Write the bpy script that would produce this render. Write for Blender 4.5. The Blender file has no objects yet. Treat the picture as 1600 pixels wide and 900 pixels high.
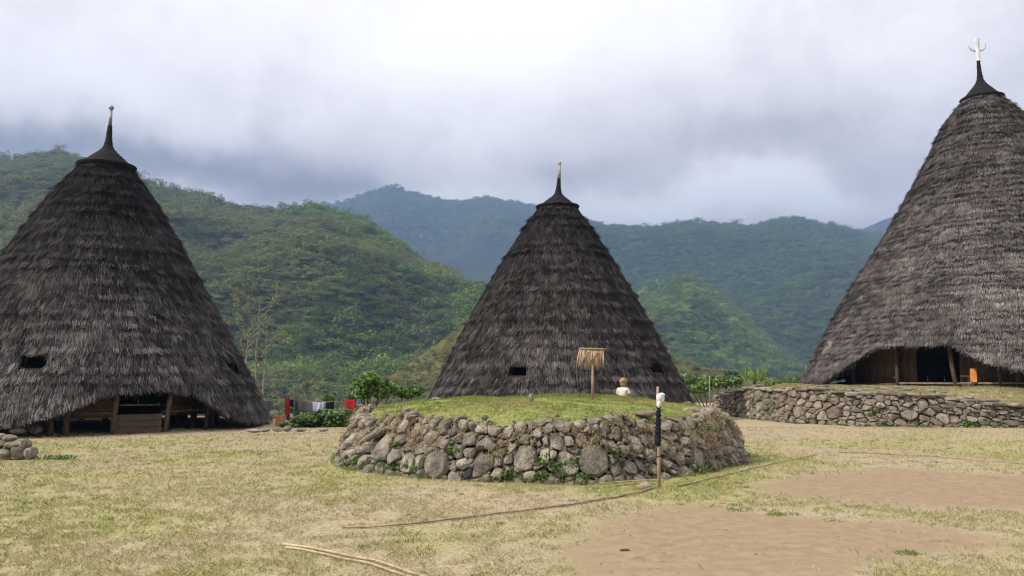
import bpy, math, random
import numpy as np
from math import radians, sin, cos, pi, atan2, sqrt, exp
from mathutils import Vector

SC = bpy.context.scene
COL = SC.collection
# ------------------------------------------------------------------ camera
F = 1256.0            # focal length in photo pixels (1600 wide)
HOR = 585.0           # horizon row
CAMH = 1.6
PITCH = math.atan((HOR - 450) / F)
cam_d = bpy.data.cameras.new("camera")
cam = bpy.data.objects.new("camera", cam_d)
COL.objects.link(cam)
cam.location = (0, 0, CAMH)
cam.rotation_euler = (pi / 2 + PITCH, 0, 0)
cam_d.sensor_width = 36.0
cam_d.lens = F / 1600 * 36.0
cam_d.clip_start = 0.1
cam_d.clip_end = 20000
SC.camera = cam
CP, SP = cos(PITCH), sin(PITCH)

def ray(px, py):
    a = (px - 800) / F
    b = -(py - 450) / F
    return np.array([a, CP - b * SP, SP + b * CP])

def at(px, py, Y):
    """point on the sight line of photo pixel (px,py) at depth Y"""
    d = ray(px, py)
    return np.array([0, 0, CAMH]) + d * (Y / d[1])

def dirv(px, py):
    d = ray(px, py)
    return d / np.linalg.norm(d)

# ------------------------------------------------------------------ light
SUN_AZ, SUN_EL = radians(-65), radians(41)     # from the left, a little behind the camera
sd = Vector((sin(SUN_AZ) * cos(SUN_EL), -cos(SUN_AZ) * cos(SUN_EL), sin(SUN_EL)))
sun_d = bpy.data.lights.new("sun", 'SUN')
sun_d.energy = 5.0
sun_d.angle = radians(0.6)
sun_d.color = (1.0, 0.95, 0.87)
sun = bpy.data.objects.new("sun", sun_d)
COL.objects.link(sun)
sun.rotation_euler = sd.to_track_quat('Z', 'Y').to_euler()

world = bpy.data.worlds.new("World")
SC.world = world
world.use_nodes = True
SC.view_settings.view_transform = 'Standard'
SC.view_settings.look = 'None'
SC.view_settings.exposure = 0.22
SC.view_settings.gamma = 1.0
SC.cycles.volume_bounces = 1
SC.cycles.use_denoising = True
SC.cycles.use_adaptive_sampling = False
SC.cycles.filter_width = 1.2
SC.cycles.max_bounces = 8
SC.cycles.transparent_max_bounces = 8

class NT:
    """tiny helper for node trees"""
    def __init__(s, tree):
        s.t = tree
    def n(s, typ, ins=None, **kw):
        nd = s.t.nodes.new(typ)
        for k, v in kw.items():
            setattr(nd, k, v)
        if ins:
            for k, v in ins.items():
                sock = nd.inputs[k]
                if isinstance(v, bpy.types.NodeSocket):
                    s.t.links.new(v, sock)
                else:
                    sock.default_value = v
        return nd
    def link(s, a, b):
        s.t.links.new(a, b)
    def math(s, op, a, b=None, clamp=False):
        nd = s.n('ShaderNodeMath', {0: a}, operation=op, use_clamp=clamp)
        if b is not None:
            if isinstance(b, bpy.types.NodeSocket):
                s.link(b, nd.inputs[1])
            else:
                nd.inputs[1].default_value = b
        return nd.outputs[0]
    def mix(s, f, a, b, blend='MIX'):
        nd = s.n('ShaderNodeMix', data_type='RGBA', blend_type=blend)
        for idx, v in ((0, f), (6, a), (7, b)):
            if isinstance(v, bpy.types.NodeSocket):
                s.link(v, nd.inputs[idx])
            elif idx == 0:
                nd.inputs[idx].default_value = v
            else:
                nd.inputs[idx].default_value = (*v, 1) if len(v) == 3 else v
        return nd.outputs[2]
    def ramp(s, fac, stops):
        nd = s.n('ShaderNodeValToRGB', {0: fac})
        el = nd.color_ramp.elements
        while len(el) > 1:
            el.remove(el[0])
        el[0].position = stops[0][0]
        el[0].color = (*stops[0][1], 1)
        for p, c in stops[1:]:
            e = el.new(p)
            e.color = (*c, 1)
        return nd.outputs[0]
    def fmap(s, v, a, b, c=0.0, d=1.0, interp='SMOOTHSTEP'):
        nd = s.n('ShaderNodeMapRange', {0: v, 1: a, 2: b, 3: c, 4: d}, interpolation_type=interp)
        return nd.outputs[0]

# ---- world: overcast cloud over a Nishita sky
w = NT(world.node_tree)
for nd in list(world.node_tree.nodes):
    world.node_tree.nodes.remove(nd)
tc = w.n('ShaderNodeTexCoord').outputs['Generated']
sky = w.n('ShaderNodeTexSky', sky_type='NISHITA', sun_disc=False)
sky.sun_elevation = SUN_EL
sky.sun_rotation = atan2(sd.x, sd.y)
sky.altitude = 1100
sep = w.n('ShaderNodeSeparateXYZ', {0: tc})
zz = w.math('ADD', w.math('MAXIMUM', sep.outputs[2], 0.0), 0.22)
px_ = w.math('DIVIDE', sep.outputs[0], zz)
py_ = w.math('DIVIDE', sep.outputs[1], zz)
pl = w.n('ShaderNodeCombineXYZ', {0: px_, 1: py_, 2: 0.0}).outputs[0]
n1 = w.n('ShaderNodeTexNoise', {'Vector': pl, 'Scale': 1.1, 'Detail': 6.0, 'Roughness': 0.52, 'Distortion': 0.25}).outputs[0]
n2 = w.n('ShaderNodeTexNoise', {'Vector': tc, 'Scale': 5.0, 'Detail': 5.0, 'Roughness': 0.55}).outputs['Color']
n3 = w.n('ShaderNodeTexNoise', {'Vector': tc, 'Scale': 7.5, 'Detail': 9.0, 'Roughness': 0.60, 'Distortion': 0.1}).outputs[0]
warp = w.n('ShaderNodeVectorMath', {0: n2, 1: (-.5, -.5, -.5)}, operation='ADD').outputs[0]
warp = w.n('ShaderNodeVectorMath', {0: warp, 3: 0.16}, operation='SCALE').outputs[0]
wd = w.n('ShaderNodeVectorMath', {0: tc, 1: warp}, operation='ADD').outputs[0]
def lobe(px, py, sx, sy):
    """soft elliptical mask round a sky direction; sx, sy in photo pixels"""
    d = dirv(px, py)
    r = np.array([cos(atan2(-d[0], d[1])), sin(atan2(-d[0], d[1])), 0])
    r = np.cross(d, [0, 0, 1]); r /= np.linalg.norm(r)
    u = np.cross(r, d)
    dr = w.n('ShaderNodeVectorMath', {0: wd, 1: tuple(r)}, operation='DOT_PRODUCT').outputs['Value']
    du = w.n('ShaderNodeVectorMath', {0: wd, 1: tuple(u)}, operation='DOT_PRODUCT').outputs['Value']
    df = w.n('ShaderNodeVectorMath', {0: wd, 1: tuple(d)}, operation='DOT_PRODUCT').outputs['Value']
    a = w.math('POWER', w.math('ABSOLUTE', w.math('DIVIDE', dr, sx / F)), 2.0)
    b = w.math('POWER', w.math('ABSOLUTE', w.math('DIVIDE', du, sy / F)), 2.0)
    m = w.math('EXPONENT', w.math('MULTIPLY', w.math('ADD', a, b), -1.0))
    return w.math('MULTIPLY', m, w.math('GREATER_THAN', df, 0.0))
val = w.math('ADD', w.math('MULTIPLY', w.math('SUBTRACT', n1, 0.5), 0.72), 0.66)
val = w.math('ADD', val, w.math('MULTIPLY', w.math('SUBTRACT', n3, 0.5), 0.62))
for (x, y, sx, sy, amp) in [(740, 50, 250, 65, .40), (560, 306, 80, 20, -.22), (1150, 318, 200, 24, .62), (700, 300, 60, 14, .34), (80, 60, 260, 80, .12),
                            (1430, 120, 200, 80, .06), (1210, 235, 210, 60, -.26), (20, 232, 230, 36, -.52),
                            (400, 280, 230, 38, -.46), (900, 265, 140, 40, -.16), (560, 230, 160, 50, -.08), (1390, 290, 90, 60, -.2)]:
    val = w.math('ADD', val, w.math('MULTIPLY', lobe(x, y, sx, sy), amp))
cc = w.ramp(val, [(0.0, (.24, .23, .23)), (.25, (.44, .405, .395)), (.5, (.70, .655, .64)), (.7, (.90, .85, .83)), (.92, (1.0, .97, .95)), (1.0, (1.0, 1.0, 1.0))])
cc10 = w.n('ShaderNodeVectorMath', {0: cc, 3: 11.4}, operation='SCALE').outputs[0]
skc = w.mix(0.96, sky.outputs[0], cc10)
bg = w.n('ShaderNodeBackground', {'Color': skc, 'Strength': 0.15})
wo = w.n('ShaderNodeOutputWorld')
w.link(bg.outputs[0], wo.inputs[0])

# ------------------------------------------------------------------ noise
def _hash(ix, iy, iz, seed):
    h = (ix.astype(np.int64) * 374761393 + iy.astype(np.int64) * 668265263 + iz.astype(np.int64) * 2147483647 + seed * 144665) & 0xFFFFFFFF
    h = ((h ^ (h >> 13)) * 1274126177) & 0xFFFFFFFF
    h = ((h ^ (h >> 16)) * 2246822519) & 0xFFFFFFFF
    return ((h ^ (h >> 15)) & 0xFFFFFF) / float(0xFFFFFF)

def vnoise(x, y, z=0.0, seed=0):
    x = np.asarray(x, float); y = np.asarray(y, float); z = np.zeros_like(x) + z
    ix, iy, iz = np.floor(x), np.floor(y), np.floor(z)
    fx, fy, fz = x - ix, y - iy, z - iz
    fx = fx * fx * (3 - 2 * fx); fy = fy * fy * (3 - 2 * fy); fz = fz * fz * (3 - 2 * fz)
    r = 0
    for dz in (0, 1):
        for dy in (0, 1):
            for dx in (0, 1):
                wgt = (fx if dx else 1 - fx) * (fy if dy else 1 - fy) * (fz if dz else 1 - fz)
                r = r + wgt * _hash(ix + dx, iy + dy, iz + dz, seed)
    return r

def fbm(x, y, z=0.0, oct=4, seed=0, rough=0.5):
    a, s, r, f = 1.0, 0.0, 0.0, 1.0
    for k in range(oct):
        r = r + a * vnoise(np.asarray(x) * f, np.asarray(y) * f, np.asarray(z) * f, seed + k * 17)
        s += a; a *= rough; f *= 2.03
    return r / s

def sstep(a, b, x):
    t = np.clip((np.asarray(x, float) - a) / (b - a), 0, 1)
    return t * t * (3 - 2 * t)

# ------------------------------------------------------------------ object helpers
def tag(o, label=None, cat=None, group=None, kind=None):
    if label: o['label'] = label
    if cat: o['category'] = cat
    if group: o['group'] = group
    if kind: o['kind'] = kind
    return o

def empty(name, loc, rz=0.0):
    o = bpy.data.objects.new(name, None)
    COL.objects.link(o)
    o.location = loc
    o.rotation_euler = (0, 0, rz)
    o.empty_display_size = 0.3
    return o

def mkmesh(name, V, Fc, mat=None, smooth=False, cols=None, mats=None):
    """V (n,3); Fc list of index tuples or an int array (m,k)"""
    me = bpy.data.meshes.new(name)
    V = np.asarray(V, dtype=np.float32)
    if isinstance(Fc, np.ndarray):
        m, k = Fc.shape
        me.vertices.add(len(V)); me.vertices.foreach_set('co', V.ravel())
        me.loops.add(m * k); me.loops.foreach_set('vertex_index', Fc.astype(np.int32).ravel())
        me.polygons.add(m)
        me.polygons.foreach_set('loop_start', np.arange(0, m * k, k, dtype=np.int32))
        me.polygons.foreach_set('loop_total', np.full(m, k, dtype=np.int32))
        me.update(calc_edges=True)
    else:
        me.from_pydata([tuple(map(float, v)) for v in V], [], [tuple(map(int, f)) for f in Fc])
        me.update()
    if cols:
        for an, arr in cols.items():
            arr = np.asarray(arr, dtype=np.float32)
            if arr.ndim == 1:
                a = me.attributes.new(an, 'FLOAT', 'POINT'); a.data.foreach_set('value', arr)
            else:
                a = me.attributes.new(an, 'FLOAT_COLOR', 'POINT')
                c4 = np.ones((len(arr), 4), dtype=np.float32); c4[:, :3] = arr
                a.data.foreach_set('color', c4.ravel())
    if mat:
        for mm in (mat if isinstance(mat, (list, tuple)) else [mat]):
            me.materials.append(mm)
    if mats is not None:
        me.polygons.foreach_set('material_index', np.asarray(mats, dtype=np.int32))
    me.polygons.foreach_set('use_smooth', np.full(len(me.polygons), bool(smooth)))
    return me

def mkobj(name, me, parent=None, loc=(0, 0, 0)):
    o = bpy.data.objects.new(name, me)
    COL.objects.link(o)
    if parent is not None: o.parent = parent
    o.location = loc
    return o

class MB:
    """collects simple solids into one mesh"""
    def __init__(s):
        s.V, s.F = [], []
    def add(s, V, Fc):
        b = len(s.V)
        s.V.extend([tuple(v) for v in V])
        s.F.extend([tuple(i + b for i in f) for f in Fc])
    def box(s, c, size, rz=0.0, tilt=(0, 0), jit=0.0, rng=random):
        hx, hy, hz = size[0] / 2, size[1] / 2, size[2] / 2
        vs = []
        for x, y, z in [(-1, -1, -1), (1, -1, -1), (1, 1, -1), (-1, 1, -1), (-1, -1, 1), (1, -1, 1), (1, 1, 1), (-1, 1, 1)]:
            p = Vector((x * hx + rng.uniform(-jit, jit), y * hy + rng.uniform(-jit, jit), z * hz + rng.uniform(-jit, jit)))
            p.x += tilt[0] * p.z; p.y += tilt[1] * p.z
            q = Vector((p.x * cos(rz) - p.y * sin(rz), p.x * sin(rz) + p.y * cos(rz), p.z))
            vs.append((q.x + c[0], q.y + c[1], q.z + c[2]))
        s.add(vs, [(0, 3, 2, 1), (4, 5, 6, 7), (0, 1, 5, 4), (1, 2, 6, 5), (2, 3, 7, 6), (3, 0, 4, 7)])
    def tube(s, pts, rad, n=7, cap=True):
        pts = [Vector(tuple(map(float, p))) for p in pts]
        m = len(pts)
        if not hasattr(rad, '__len__'): rad = [rad] * m
        base = len(s.V)
        up = Vector((0.3, 0.2, 1)).normalized()
        for i, p in enumerate(pts):
            t = (pts[min(i + 1, m - 1)] - pts[max(i - 1, 0)]).normalized()
            a = t.cross(up)
            if a.length < 1e-3: a = t.cross(Vector((1, 0, 0)))
            a.normalize(); b = t.cross(a)
            for k in range(n):
                an = 2 * pi * k / n
                q = p + (a * cos(an) + b * sin(an)) * rad[i]
                s.V.append((q.x, q.y, q.z))
        for i in range(m - 1):
            for k in range(n):
                k2 = (k + 1) % n
                s.F.append((base + i * n + k, base + i * n + k2, base + (i + 1) * n + k2, base + (i + 1) * n + k))
        if cap:
            s.F.append(tuple(base + k for k in range(n - 1, -1, -1)))
            s.F.append(tuple(base + (m - 1) * n + k for k in range(n)))
    def lathe(s, prof, c=(0, 0, 0), n=24, wob=None):
        base = len(s.V)
        for (r, z) in prof:
            for k in range(n):
                a = 2 * pi * k / n
                rr = r * (1 + (wob(a, z) if wob else 0))
                s.V.append((c[0] + rr * cos(a), c[1] + rr * sin(a), c[2] + z))
        for i in range(len(prof) - 1):
            for k in range(n):
                k2 = (k + 1) % n
                s.F.append((base + i * n + k, base + i * n + k2, base + (i + 1) * n + k2, base + (i + 1) * n + k))
    def build(s, name, mat, parent=None, smooth=False, loc=(0, 0, 0)):
        return mkobj(name, mkmesh(name, s.V, s.F, mat, smooth), parent, loc)

# ------------------------------------------------------------------ materials
def newmat(name):
    m = bpy.data.materials.new(name)
    m.use_nodes = True
    t = m.node_tree
    for nd in list(t.nodes):
        t.nodes.remove(nd)
    h = NT(t)
    out = h.n('ShaderNodeOutputMaterial')
    return m, h, out

def principled(h, out, color, rough=0.8, bump=None, bstr=0.3, bdist=0.02, spec=0.25, metallic=0.0):
    p = h.n('ShaderNodeBsdfPrincipled')
    if isinstance(color, bpy.types.NodeSocket): h.link(color, p.inputs['Base Color'])
    else: p.inputs['Base Color'].default_value = (*color, 1)
    if isinstance(rough, bpy.types.NodeSocket): h.link(rough, p.inputs['Roughness'])
    else: p.inputs['Roughness'].default_value = rough
    p.inputs['Specular IOR Level'].default_value = spec
    p.inputs['Metallic'].default_value = metallic
    if bump is not None:
        b = h.n('ShaderNodeBump', {'Height': bump, 'Strength': bstr, 'Distance': bdist})
        h.link(b.outputs[0], p.inputs['Normal'])
    h.link(p.outputs[0], out.inputs[0])
    return p

def noise(h, vec, scale, detail=4.0, rough=0.55, dist=0.0, out=0):
    return h.n('ShaderNodeTexNoise', {'Vector': vec, 'Scale': scale, 'Detail': detail, 'Roughness': rough, 'Distortion': dist}).outputs[out]

def simple_mat(name, c1, c2, scale=8.0, rough=0.8, bstr=0.3, bdist=0.01, spec=0.25, stretch=(1, 1, 1), rnd=0.25, metallic=0.0):
    m, h, out = newmat(name)
    co = h.n('ShaderNodeTexCoord').outputs['Object']
    mp = h.n('ShaderNodeMapping', {0: co, 3: stretch}).outputs[0]
    oi = h.n('ShaderNodeObjectInfo').outputs['Random']
    a = noise(h, mp, scale, 6, 0.6)
    c = h.mix(h.fmap(a, .3, .7), c1, c2)
    g = h.fmap(oi, 0, 1, 1 - rnd, 1 + rnd, 'LINEAR')
    c = h.n('ShaderNodeVectorMath', {0: c, 3: g}, operation='SCALE').outputs[0]
    b = noise(h, mp, scale * 3, 5, 0.6)
    principled(h, out, c, rough, b, bstr, bdist, spec, metallic)
    return m

# vertex-coloured (own colour per blade / leaf)
def attr_mat(name, attr='tint', rough=0.75, spec=0.2, trans=0.0, nscale=None, namp=0.3):
    m, h, out = newmat(name)
    a = h.n('ShaderNodeAttribute', attribute_name=attr).outputs['Color']
    if nscale:
        co = h.n('ShaderNodeNewGeometry').outputs['Position']
        g = h.fmap(noise(h, co, nscale, 4, 0.6), .25, .75, 1 - namp, 1 + namp, 'LINEAR')
        a = h.n('ShaderNodeVectorMath', {0: a, 3: g}, operation='SCALE').outputs[0]
    p = h.n('ShaderNodeBsdfPrincipled', {'Base Color': a, 'Roughness': rough})
    p.inputs['Specular IOR Level'].default_value = spec
    if trans > 0:
        tr = h.n('ShaderNodeBsdfTranslucent', {'Color': a})
        mx = h.n('ShaderNodeMixShader', {0: trans, 1: p.outputs[0], 2: tr.outputs[0]})
        h.link(mx.outputs[0], out.inputs[0])
    else:
        h.link(p.outputs[0], out.inputs[0])
    return m

M = {}
M['blade'] = attr_mat('grass_blades', rough=.7, trans=.25)
M['leaf'] = attr_mat('leaves', rough=.45, spec=.4, trans=.25)
M['thatch'] = attr_mat('thatch_straw', rough=.85, spec=.12, nscale=2.3, namp=.22)

def _thatch_core():
    m, h, out = newmat('thatch_under')
    co = h.n('ShaderNodeNewGeometry').outputs['Position']
    a = noise(h, co, 9, 6, .7)
    c = h.mix(a, (.018, .015, .013), (.07, .058, .05))
    principled(h, out, c, .9, a, .8, .05)
    return m
M['thatch_core'] = _thatch_core()

def _cap():
    m, h, out = newmat('palm_fibre_cap')
    co = h.n('ShaderNodeTexCoord').outputs['Object']
    mp = h.n('ShaderNodeMapping', {0: co, 3: (6, 6, 40)}).outputs[0]
    a = noise(h, mp, 3, 6, .7)
    c = h.mix(a, (.004, .004, .004), (.026, .022, .020))
    principled(h, out, c, .85, a, .9, .03)
    return m
M['cap'] = _cap()

def _rock(name, lo, hi, moss=0.35):
    m, h, out = newmat(name)
    co = h.n('ShaderNodeNewGeometry').outputs['Position']
    ob = h.n('ShaderNodeTexCoord').outputs['Object']
    oi = h.n('ShaderNodeObjectInfo').outputs['Random']
    a = noise(h, co, 5, 8, .65)
    b = noise(h, co, 34, 6, .7)
    c = h.mix(h.fmap(a, .3, .72), lo, hi)
    c = h.mix(h.math('MULTIPLY', h.fmap(b, .5, .75), .5), c, (.055, .048, .042))
    # pale lichen
    l = h.fmap(noise(h, co, 13, 7, .7), .56, .68)
    c = h.mix(h.math('MULTIPLY', l, .55), c, (.40, .385, .34))
    # reddish staining per stone
    wn = h.n('ShaderNodeTexWhiteNoise', {'W': oi}, noise_dimensions='1D').outputs[0]
    c = h.mix(h.math('MULTIPLY', h.fmap(wn, .55, 1), .25), c, (.22, .155, .105))
    g = h.fmap(oi, 0, 1, .68, 1.22, 'LINEAR')
    c = h.n('ShaderNodeVectorMath', {0: c, 3: g}, operation='SCALE').outputs[0]
    ms = h.fmap(noise(h, co, 2.3, 6, .7), .54, .68)
    ms = h.math('MULTIPLY', ms, h.fmap(b, .35, .6))
    c = h.mix(h.math('MULTIPLY', ms, moss), c, (.13, .125, .045))
    hh = h.math('ADD', h.math('MULTIPLY', a, 1.2), h.math('MULTIPLY', b, .35))
    vor = h.n('ShaderNodeTexVoronoi', {'Vector': co, 'Scale': 9.0}, feature='DISTANCE_TO_EDGE').outputs[0]
    hh = h.math('ADD', hh, h.math('MULTIPLY', h.fmap(vor, 0, .12), .25))
    principled(h, out, c, .9, hh, .75, .05, .2)
    return m
M['rock'] = _rock('volcanic_stone', (.13, .112, .092), (.42, .36, .285))
M['rock_grey'] = _rock('grey_stone', (.14, .115, .09), (.37, .31, .24), .35)
M['rock_dark'] = simple_mat('dark_slate', (.035, .033, .04), (.09, .085, .09), 9, .9, .6, .03)

def _earth():
    m, h, out = newmat('packed_earth')
    co = h.n('ShaderNodeNewGeometry').outputs['Position']
    a = noise(h, co, 6, 8, .7)
    c = h.mix(a, (.03, .024, .017), (.15, .115, .075))
    g = h.fmap(noise(h, co, 2.0, 5, .6), .5, .65)
    c = h.mix(h.math('MULTIPLY', g, .6), c, (.07, .08, .025))
    principled(h, out, c, .95, a, .9, .06)
    return m
M['earth'] = _earth()

def _ground():
    m, h, out = newmat('village_ground')
    co = h.n('ShaderNodeNewGeometry').outputs['Position']
    dirt = h.n('ShaderNodeAttribute', attribute_name='dirt').outputs['Fac']
    green = h.n('ShaderNodeAttribute', attribute_name='green').outputs['Fac']
    f1 = noise(h, co, 26, 8, .75)
    f2 = noise(h, co, 5.5, 7, .7)
    f3 = noise(h, co, 1.3, 5, .6)
    f4 = noise(h, co, 90, 5, .7)
    straw = h.mix(h.fmap(f1, .32, .68), (.22, .178, .11), (.49, .405, .26))
    grn = h.mix(h.fmap(f1, .3, .7), (.13, .15, .045), (.42, .40, .14))
    gm = h.math('ADD', green, h.math('MULTIPLY', h.math('SUBTRACT', f2, .5), .55))
    gm = h.fmap(gm, .18, .85)
    c = h.mix(gm, straw, grn)
    worn = h.fmap(h.math('ADD', f3, h.math('MULTIPLY', f2, .7)), .93, 1.08)
    c = h.mix(h.math('MULTIPLY', worn, .45), c, (.34, .225, .145))
    so = h.mix(h.fmap(f2, .3, .7), (.242, .172, .106), (.335, .248, .156))
    so = h.mix(h.math('MULTIPLY', h.fmap(f3, .35, .7), .4), so, (.305, .23, .142))
    so = h.mix(h.math('MULTIPLY', h.fmap(f4, .56, .72), .5), so, (.22, .14, .095))
    peb = h.n('ShaderNodeTexVoronoi', {'Vector': co, 'Scale': 16.0, 'Randomness': 1.0}).outputs[0]
    so = h.mix(h.math('MULTIPLY', h.fmap(peb, .1, .04), .6), so, (.52, .42, .34))
    dm = h.math('ADD', dirt, h.math('MULTIPLY', h.math('SUBTRACT', f2, .5), .95))
    dm = h.math('ADD', dm, h.math('MULTIPLY', h.math('SUBTRACT', f1, .5), .8))
    dm = h.fmap(dm, .36, .64)
    c = h.mix(dm, c, so)
    bh = h.mix(dm, f1, h.math('ADD', h.math('MULTIPLY', f1, .10), h.math('MULTIPLY', f4, .18)))
    principled(h, out, c, .95, bh, .38, .02, .1)
    return m
M['ground'] = _ground()

def _turf():
    m, h, out = newmat('turf')
    co = h.n('ShaderNodeNewGeometry').outputs['Position']
    f1 = noise(h, co, 24, 8, .75)
    f2 = noise(h, co, 2.6, 7, .7)
    g = h.mix(h.fmap(f1, .3, .7), (.10, .135, .03), (.30, .34, .09))
    s = h.mix(h.fmap(f1, .3, .7), (.19, .145, .075), (.44, .36, .19))
    c = h.mix(h.fmap(f2, .50, .68), g, s)
    principled(h, out, c, .95, f1, .6, .03, .1)
    return m
M['turf'] = _turf()
M['turf_dry'] = simple_mat('dry_terrace_turf', (.16, .125, .07), (.33, .29, .15), 3.5, .95, .6, .03, rnd=0)

M['wood'] = simple_mat('brown_boards', (.06, .036, .021), (.18, .105, .058), 3, .75, .5, .01, stretch=(8, 8, .8))
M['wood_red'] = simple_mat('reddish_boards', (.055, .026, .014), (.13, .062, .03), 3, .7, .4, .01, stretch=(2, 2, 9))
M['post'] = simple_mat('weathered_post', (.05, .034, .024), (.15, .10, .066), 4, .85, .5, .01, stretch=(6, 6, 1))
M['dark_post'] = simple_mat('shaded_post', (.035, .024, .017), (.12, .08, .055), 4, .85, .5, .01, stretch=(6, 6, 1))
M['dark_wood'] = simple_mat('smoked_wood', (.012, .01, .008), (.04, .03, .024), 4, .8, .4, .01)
M['bamboo'] = simple_mat('dry_bamboo', (.27, .20, .12), (.46, .36, .235), 5, .6, .3, .005, stretch=(2, 2, 2))
M['bamboo_dark'] = simple_mat('grey_bamboo', (.17, .12, .085), (.36, .27, .19), 7, .75, .3, .005)
M['pole'] = simple_mat('peeled_pole', (.24, .145, .10), (.40, .27, .19), 6, .7, .3, .005, stretch=(3, 3, 1))
M['stick'] = simple_mat('split_bamboo', (.26, .165, .095), (.58, .42, .27), 22, .6, .4, .01, stretch=(1, 1, .12))
M['bark'] = simple_mat('pale_bark', (.13, .12, .095), (.29, .27, .22), 5, .9, .4, .02)
M['bark_dark'] = simple_mat('dark_bark', (.05, .04, .03), (.13, .10, .075), 5, .9, .4, .02)
M['metal'] = simple_mat('grey_metal', (.20, .20, .22), (.34, .34, .37), 5, .45, .1, .005, spec=.5, metallic=.3)
M['silver'] = simple_mat('pale_metal', (.55, .56, .57), (.80, .80, .80), 9, .4, .3, .01, spec=.5)
M['horn'] = simple_mat('buffalo_horn', (.50, .49, .46), (.68, .66, .62), 9, .5, .2, .01)
M['fin_stone'] = simple_mat('weathered_finial', (.20, .195, .17), (.36, .35, .31), 12, .8, .3, .01)
M['orange'] = simple_mat('orange_wood', (.58, .22, .045), (.72, .32, .08), 5, .6, .2, .005, rnd=0)
def cloth(name, c, v=.75, rough=.9):
    c2 = tuple(x * v for x in c)
    M[name] = simple_mat(name, c2, c, 30, rough, .25, .004, rnd=0)
cloth('cloth_red', (.48, .025, .025)); cloth('cloth_black', (.018, .018, .022)); cloth('cloth_lavender', (.58, .57, .74))
cloth('cloth_grey', (.24, .22, .245)); cloth('cloth_taupe', (.19, .145, .145)); cloth('cloth_orange', (.72, .22, .05))
cloth('cloth_pink', (.55, .26, .22)); cloth('cloth_maroon', (.16, .025, .02)); cloth('cloth_brown', (.20, .07, .035))
cloth('cloth_blue', (.17, .26, .38)); cloth('cloth_navy', (.012, .013, .022)); cloth('cloth_white', (.78, .78, .78))
cloth('cloth_cream', (.68, .66, .50)); cloth('cloth_steel', (.05, .08, .12)); cloth('cloth_bluegrey', (.14, .15, .19))
cloth('hair', (.36, .24, .13)); cloth('skin', (.42, .24, .16), .9, .6)

# ------------------------------------------------------------------ terrain under the village
LC = at(168, 235, 25.7)[:2]            # left house axis
CC = at(871, 310, 29.0)[:2]            # centre house axis
RC = at(1534, 150, 33.7)[:2]           # right house axis
PC = np.array([0.50, 15.9])            # stone platform axis
EDGE_Y = 24.6
def plateau_out(x, y):
    """metres outside the flat village ground"""
    d1 = np.maximum(y - EDGE_Y, 0 * x)
    d2 = np.hypot(x - LC[0], y - LC[1]) - 5.6
    d3 = np.hypot(x - CC[0], y - CC[1]) - 6.6
    d4 = np.maximum(2.0 - x, y - 46)
    d = np.minimum(np.minimum(d1 * 0.9, d2), np.minimum(d3, d4))
    return np.maximum(d, 0)
def gz(x, y):
    x = np.asarray(x, float); y = np.asarray(y, float)
    d = plateau_out(x, y)
    z = -0.42 * d * sstep(0, 2.5, d)
    z = np.maximum(z, -45 - 0.0 * d)
    near = np.exp(-(np.hypot(x, y - 15) / 40) ** 2)
    z = z + near * ((fbm(x * .25, y * .25, 0, 3, 5) - .5) * .10 + (fbm(x * 1.7, y * 1.7, 0, 3, 6) - .5) * .035)
    return z

def inpoly_sdf(x, y, poly):
    """signed distance (positive inside) to polygon"""
    x = np.asarray(x, float); y = np.asarray(y, float)
    d = np.full(x.shape, 1e9); ins = np.zeros(x.shape, bool)
    n = len(poly)
    for i in range(n):
        x1, y1 = poly[i]; x2, y2 = poly[(i + 1) % n]
        ex, ey = x2 - x1, y2 - y1
        t = np.clip(((x - x1) * ex + (y - y1) * ey) / (ex * ex + ey * ey), 0, 1)
        d = np.minimum(d, np.hypot(x - x1 - t * ex, y - y1 - t * ey))
        c = ((y1 > y) != (y2 > y)) & (x < (x2 - x1) * (y - y1) / (y2 - y1 + 1e-12) + x1)
        ins ^= c
    return np.where(ins, d, -d)

def gp(px, py):
    d = ray(px, py)
    t = -CAMH / d[2]
    return (d[0] * t, d[1] * t)
DIRT = [[gp(*p) for p in [(1000, 800), (1060, 788), (1140, 795), (1200, 806), (1290, 812), (1400, 818), (1480, 828), (1560, 845), (1570, 858), (1440, 868), (1370, 880), (1310, 900), (1290, 960), (700, 1000), (900, 900), (890, 860), (940, 820)]],
        [gp(*p) for p in [(1175, 762), (1230, 750), (1330, 736), (1400, 732), (1500, 738), (1600, 742), (1800, 745), (1800, 800), (1600, 797), (1500, 798), (1420, 792), (1330, 786), (1250, 780), (1190, 772)]]]
def dirt_mask(x, y):
    m = np.full(np.shape(x), -9.0)
    for i, p in enumerate(DIRT):
        s = inpoly_sdf(x, y, p)
        m = np.maximum(m, s * (1.1 if i == 0 else .8))
    return np.clip(.5 + m * .55, 0, 1)
def green_mask(x, y):
    g = fbm(x * .38, y * .38, 0, 4, 21) * .75 - .02
    g = g + (fbm(x * 1.3, y * 1.3, 0, 3, 33) - .5) * .32
    r = np.hypot(x - PC[0], y - PC[1])
    g = g + .28 * np.exp(-((r - 4.2) / .7) ** 2) * sstep(-1, 3, x)          # greener foot of the platform
    g = g + .20 * np.exp(-((x + 7.5) / 4) ** 2 - ((y - 17) / 4) ** 2)
    g = g + .12 * np.exp(-((x + 4.5) / 2.5) ** 2 - ((y - 8) / 3) ** 2)
    g = g + .18 * np.exp(-((x - 9) / 3) ** 2 - ((y - 9.0) / 1.4) ** 2)
    g = g - .22 * sstep(19, 23, y)
    return np.clip(g, 0, 1)

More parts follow.
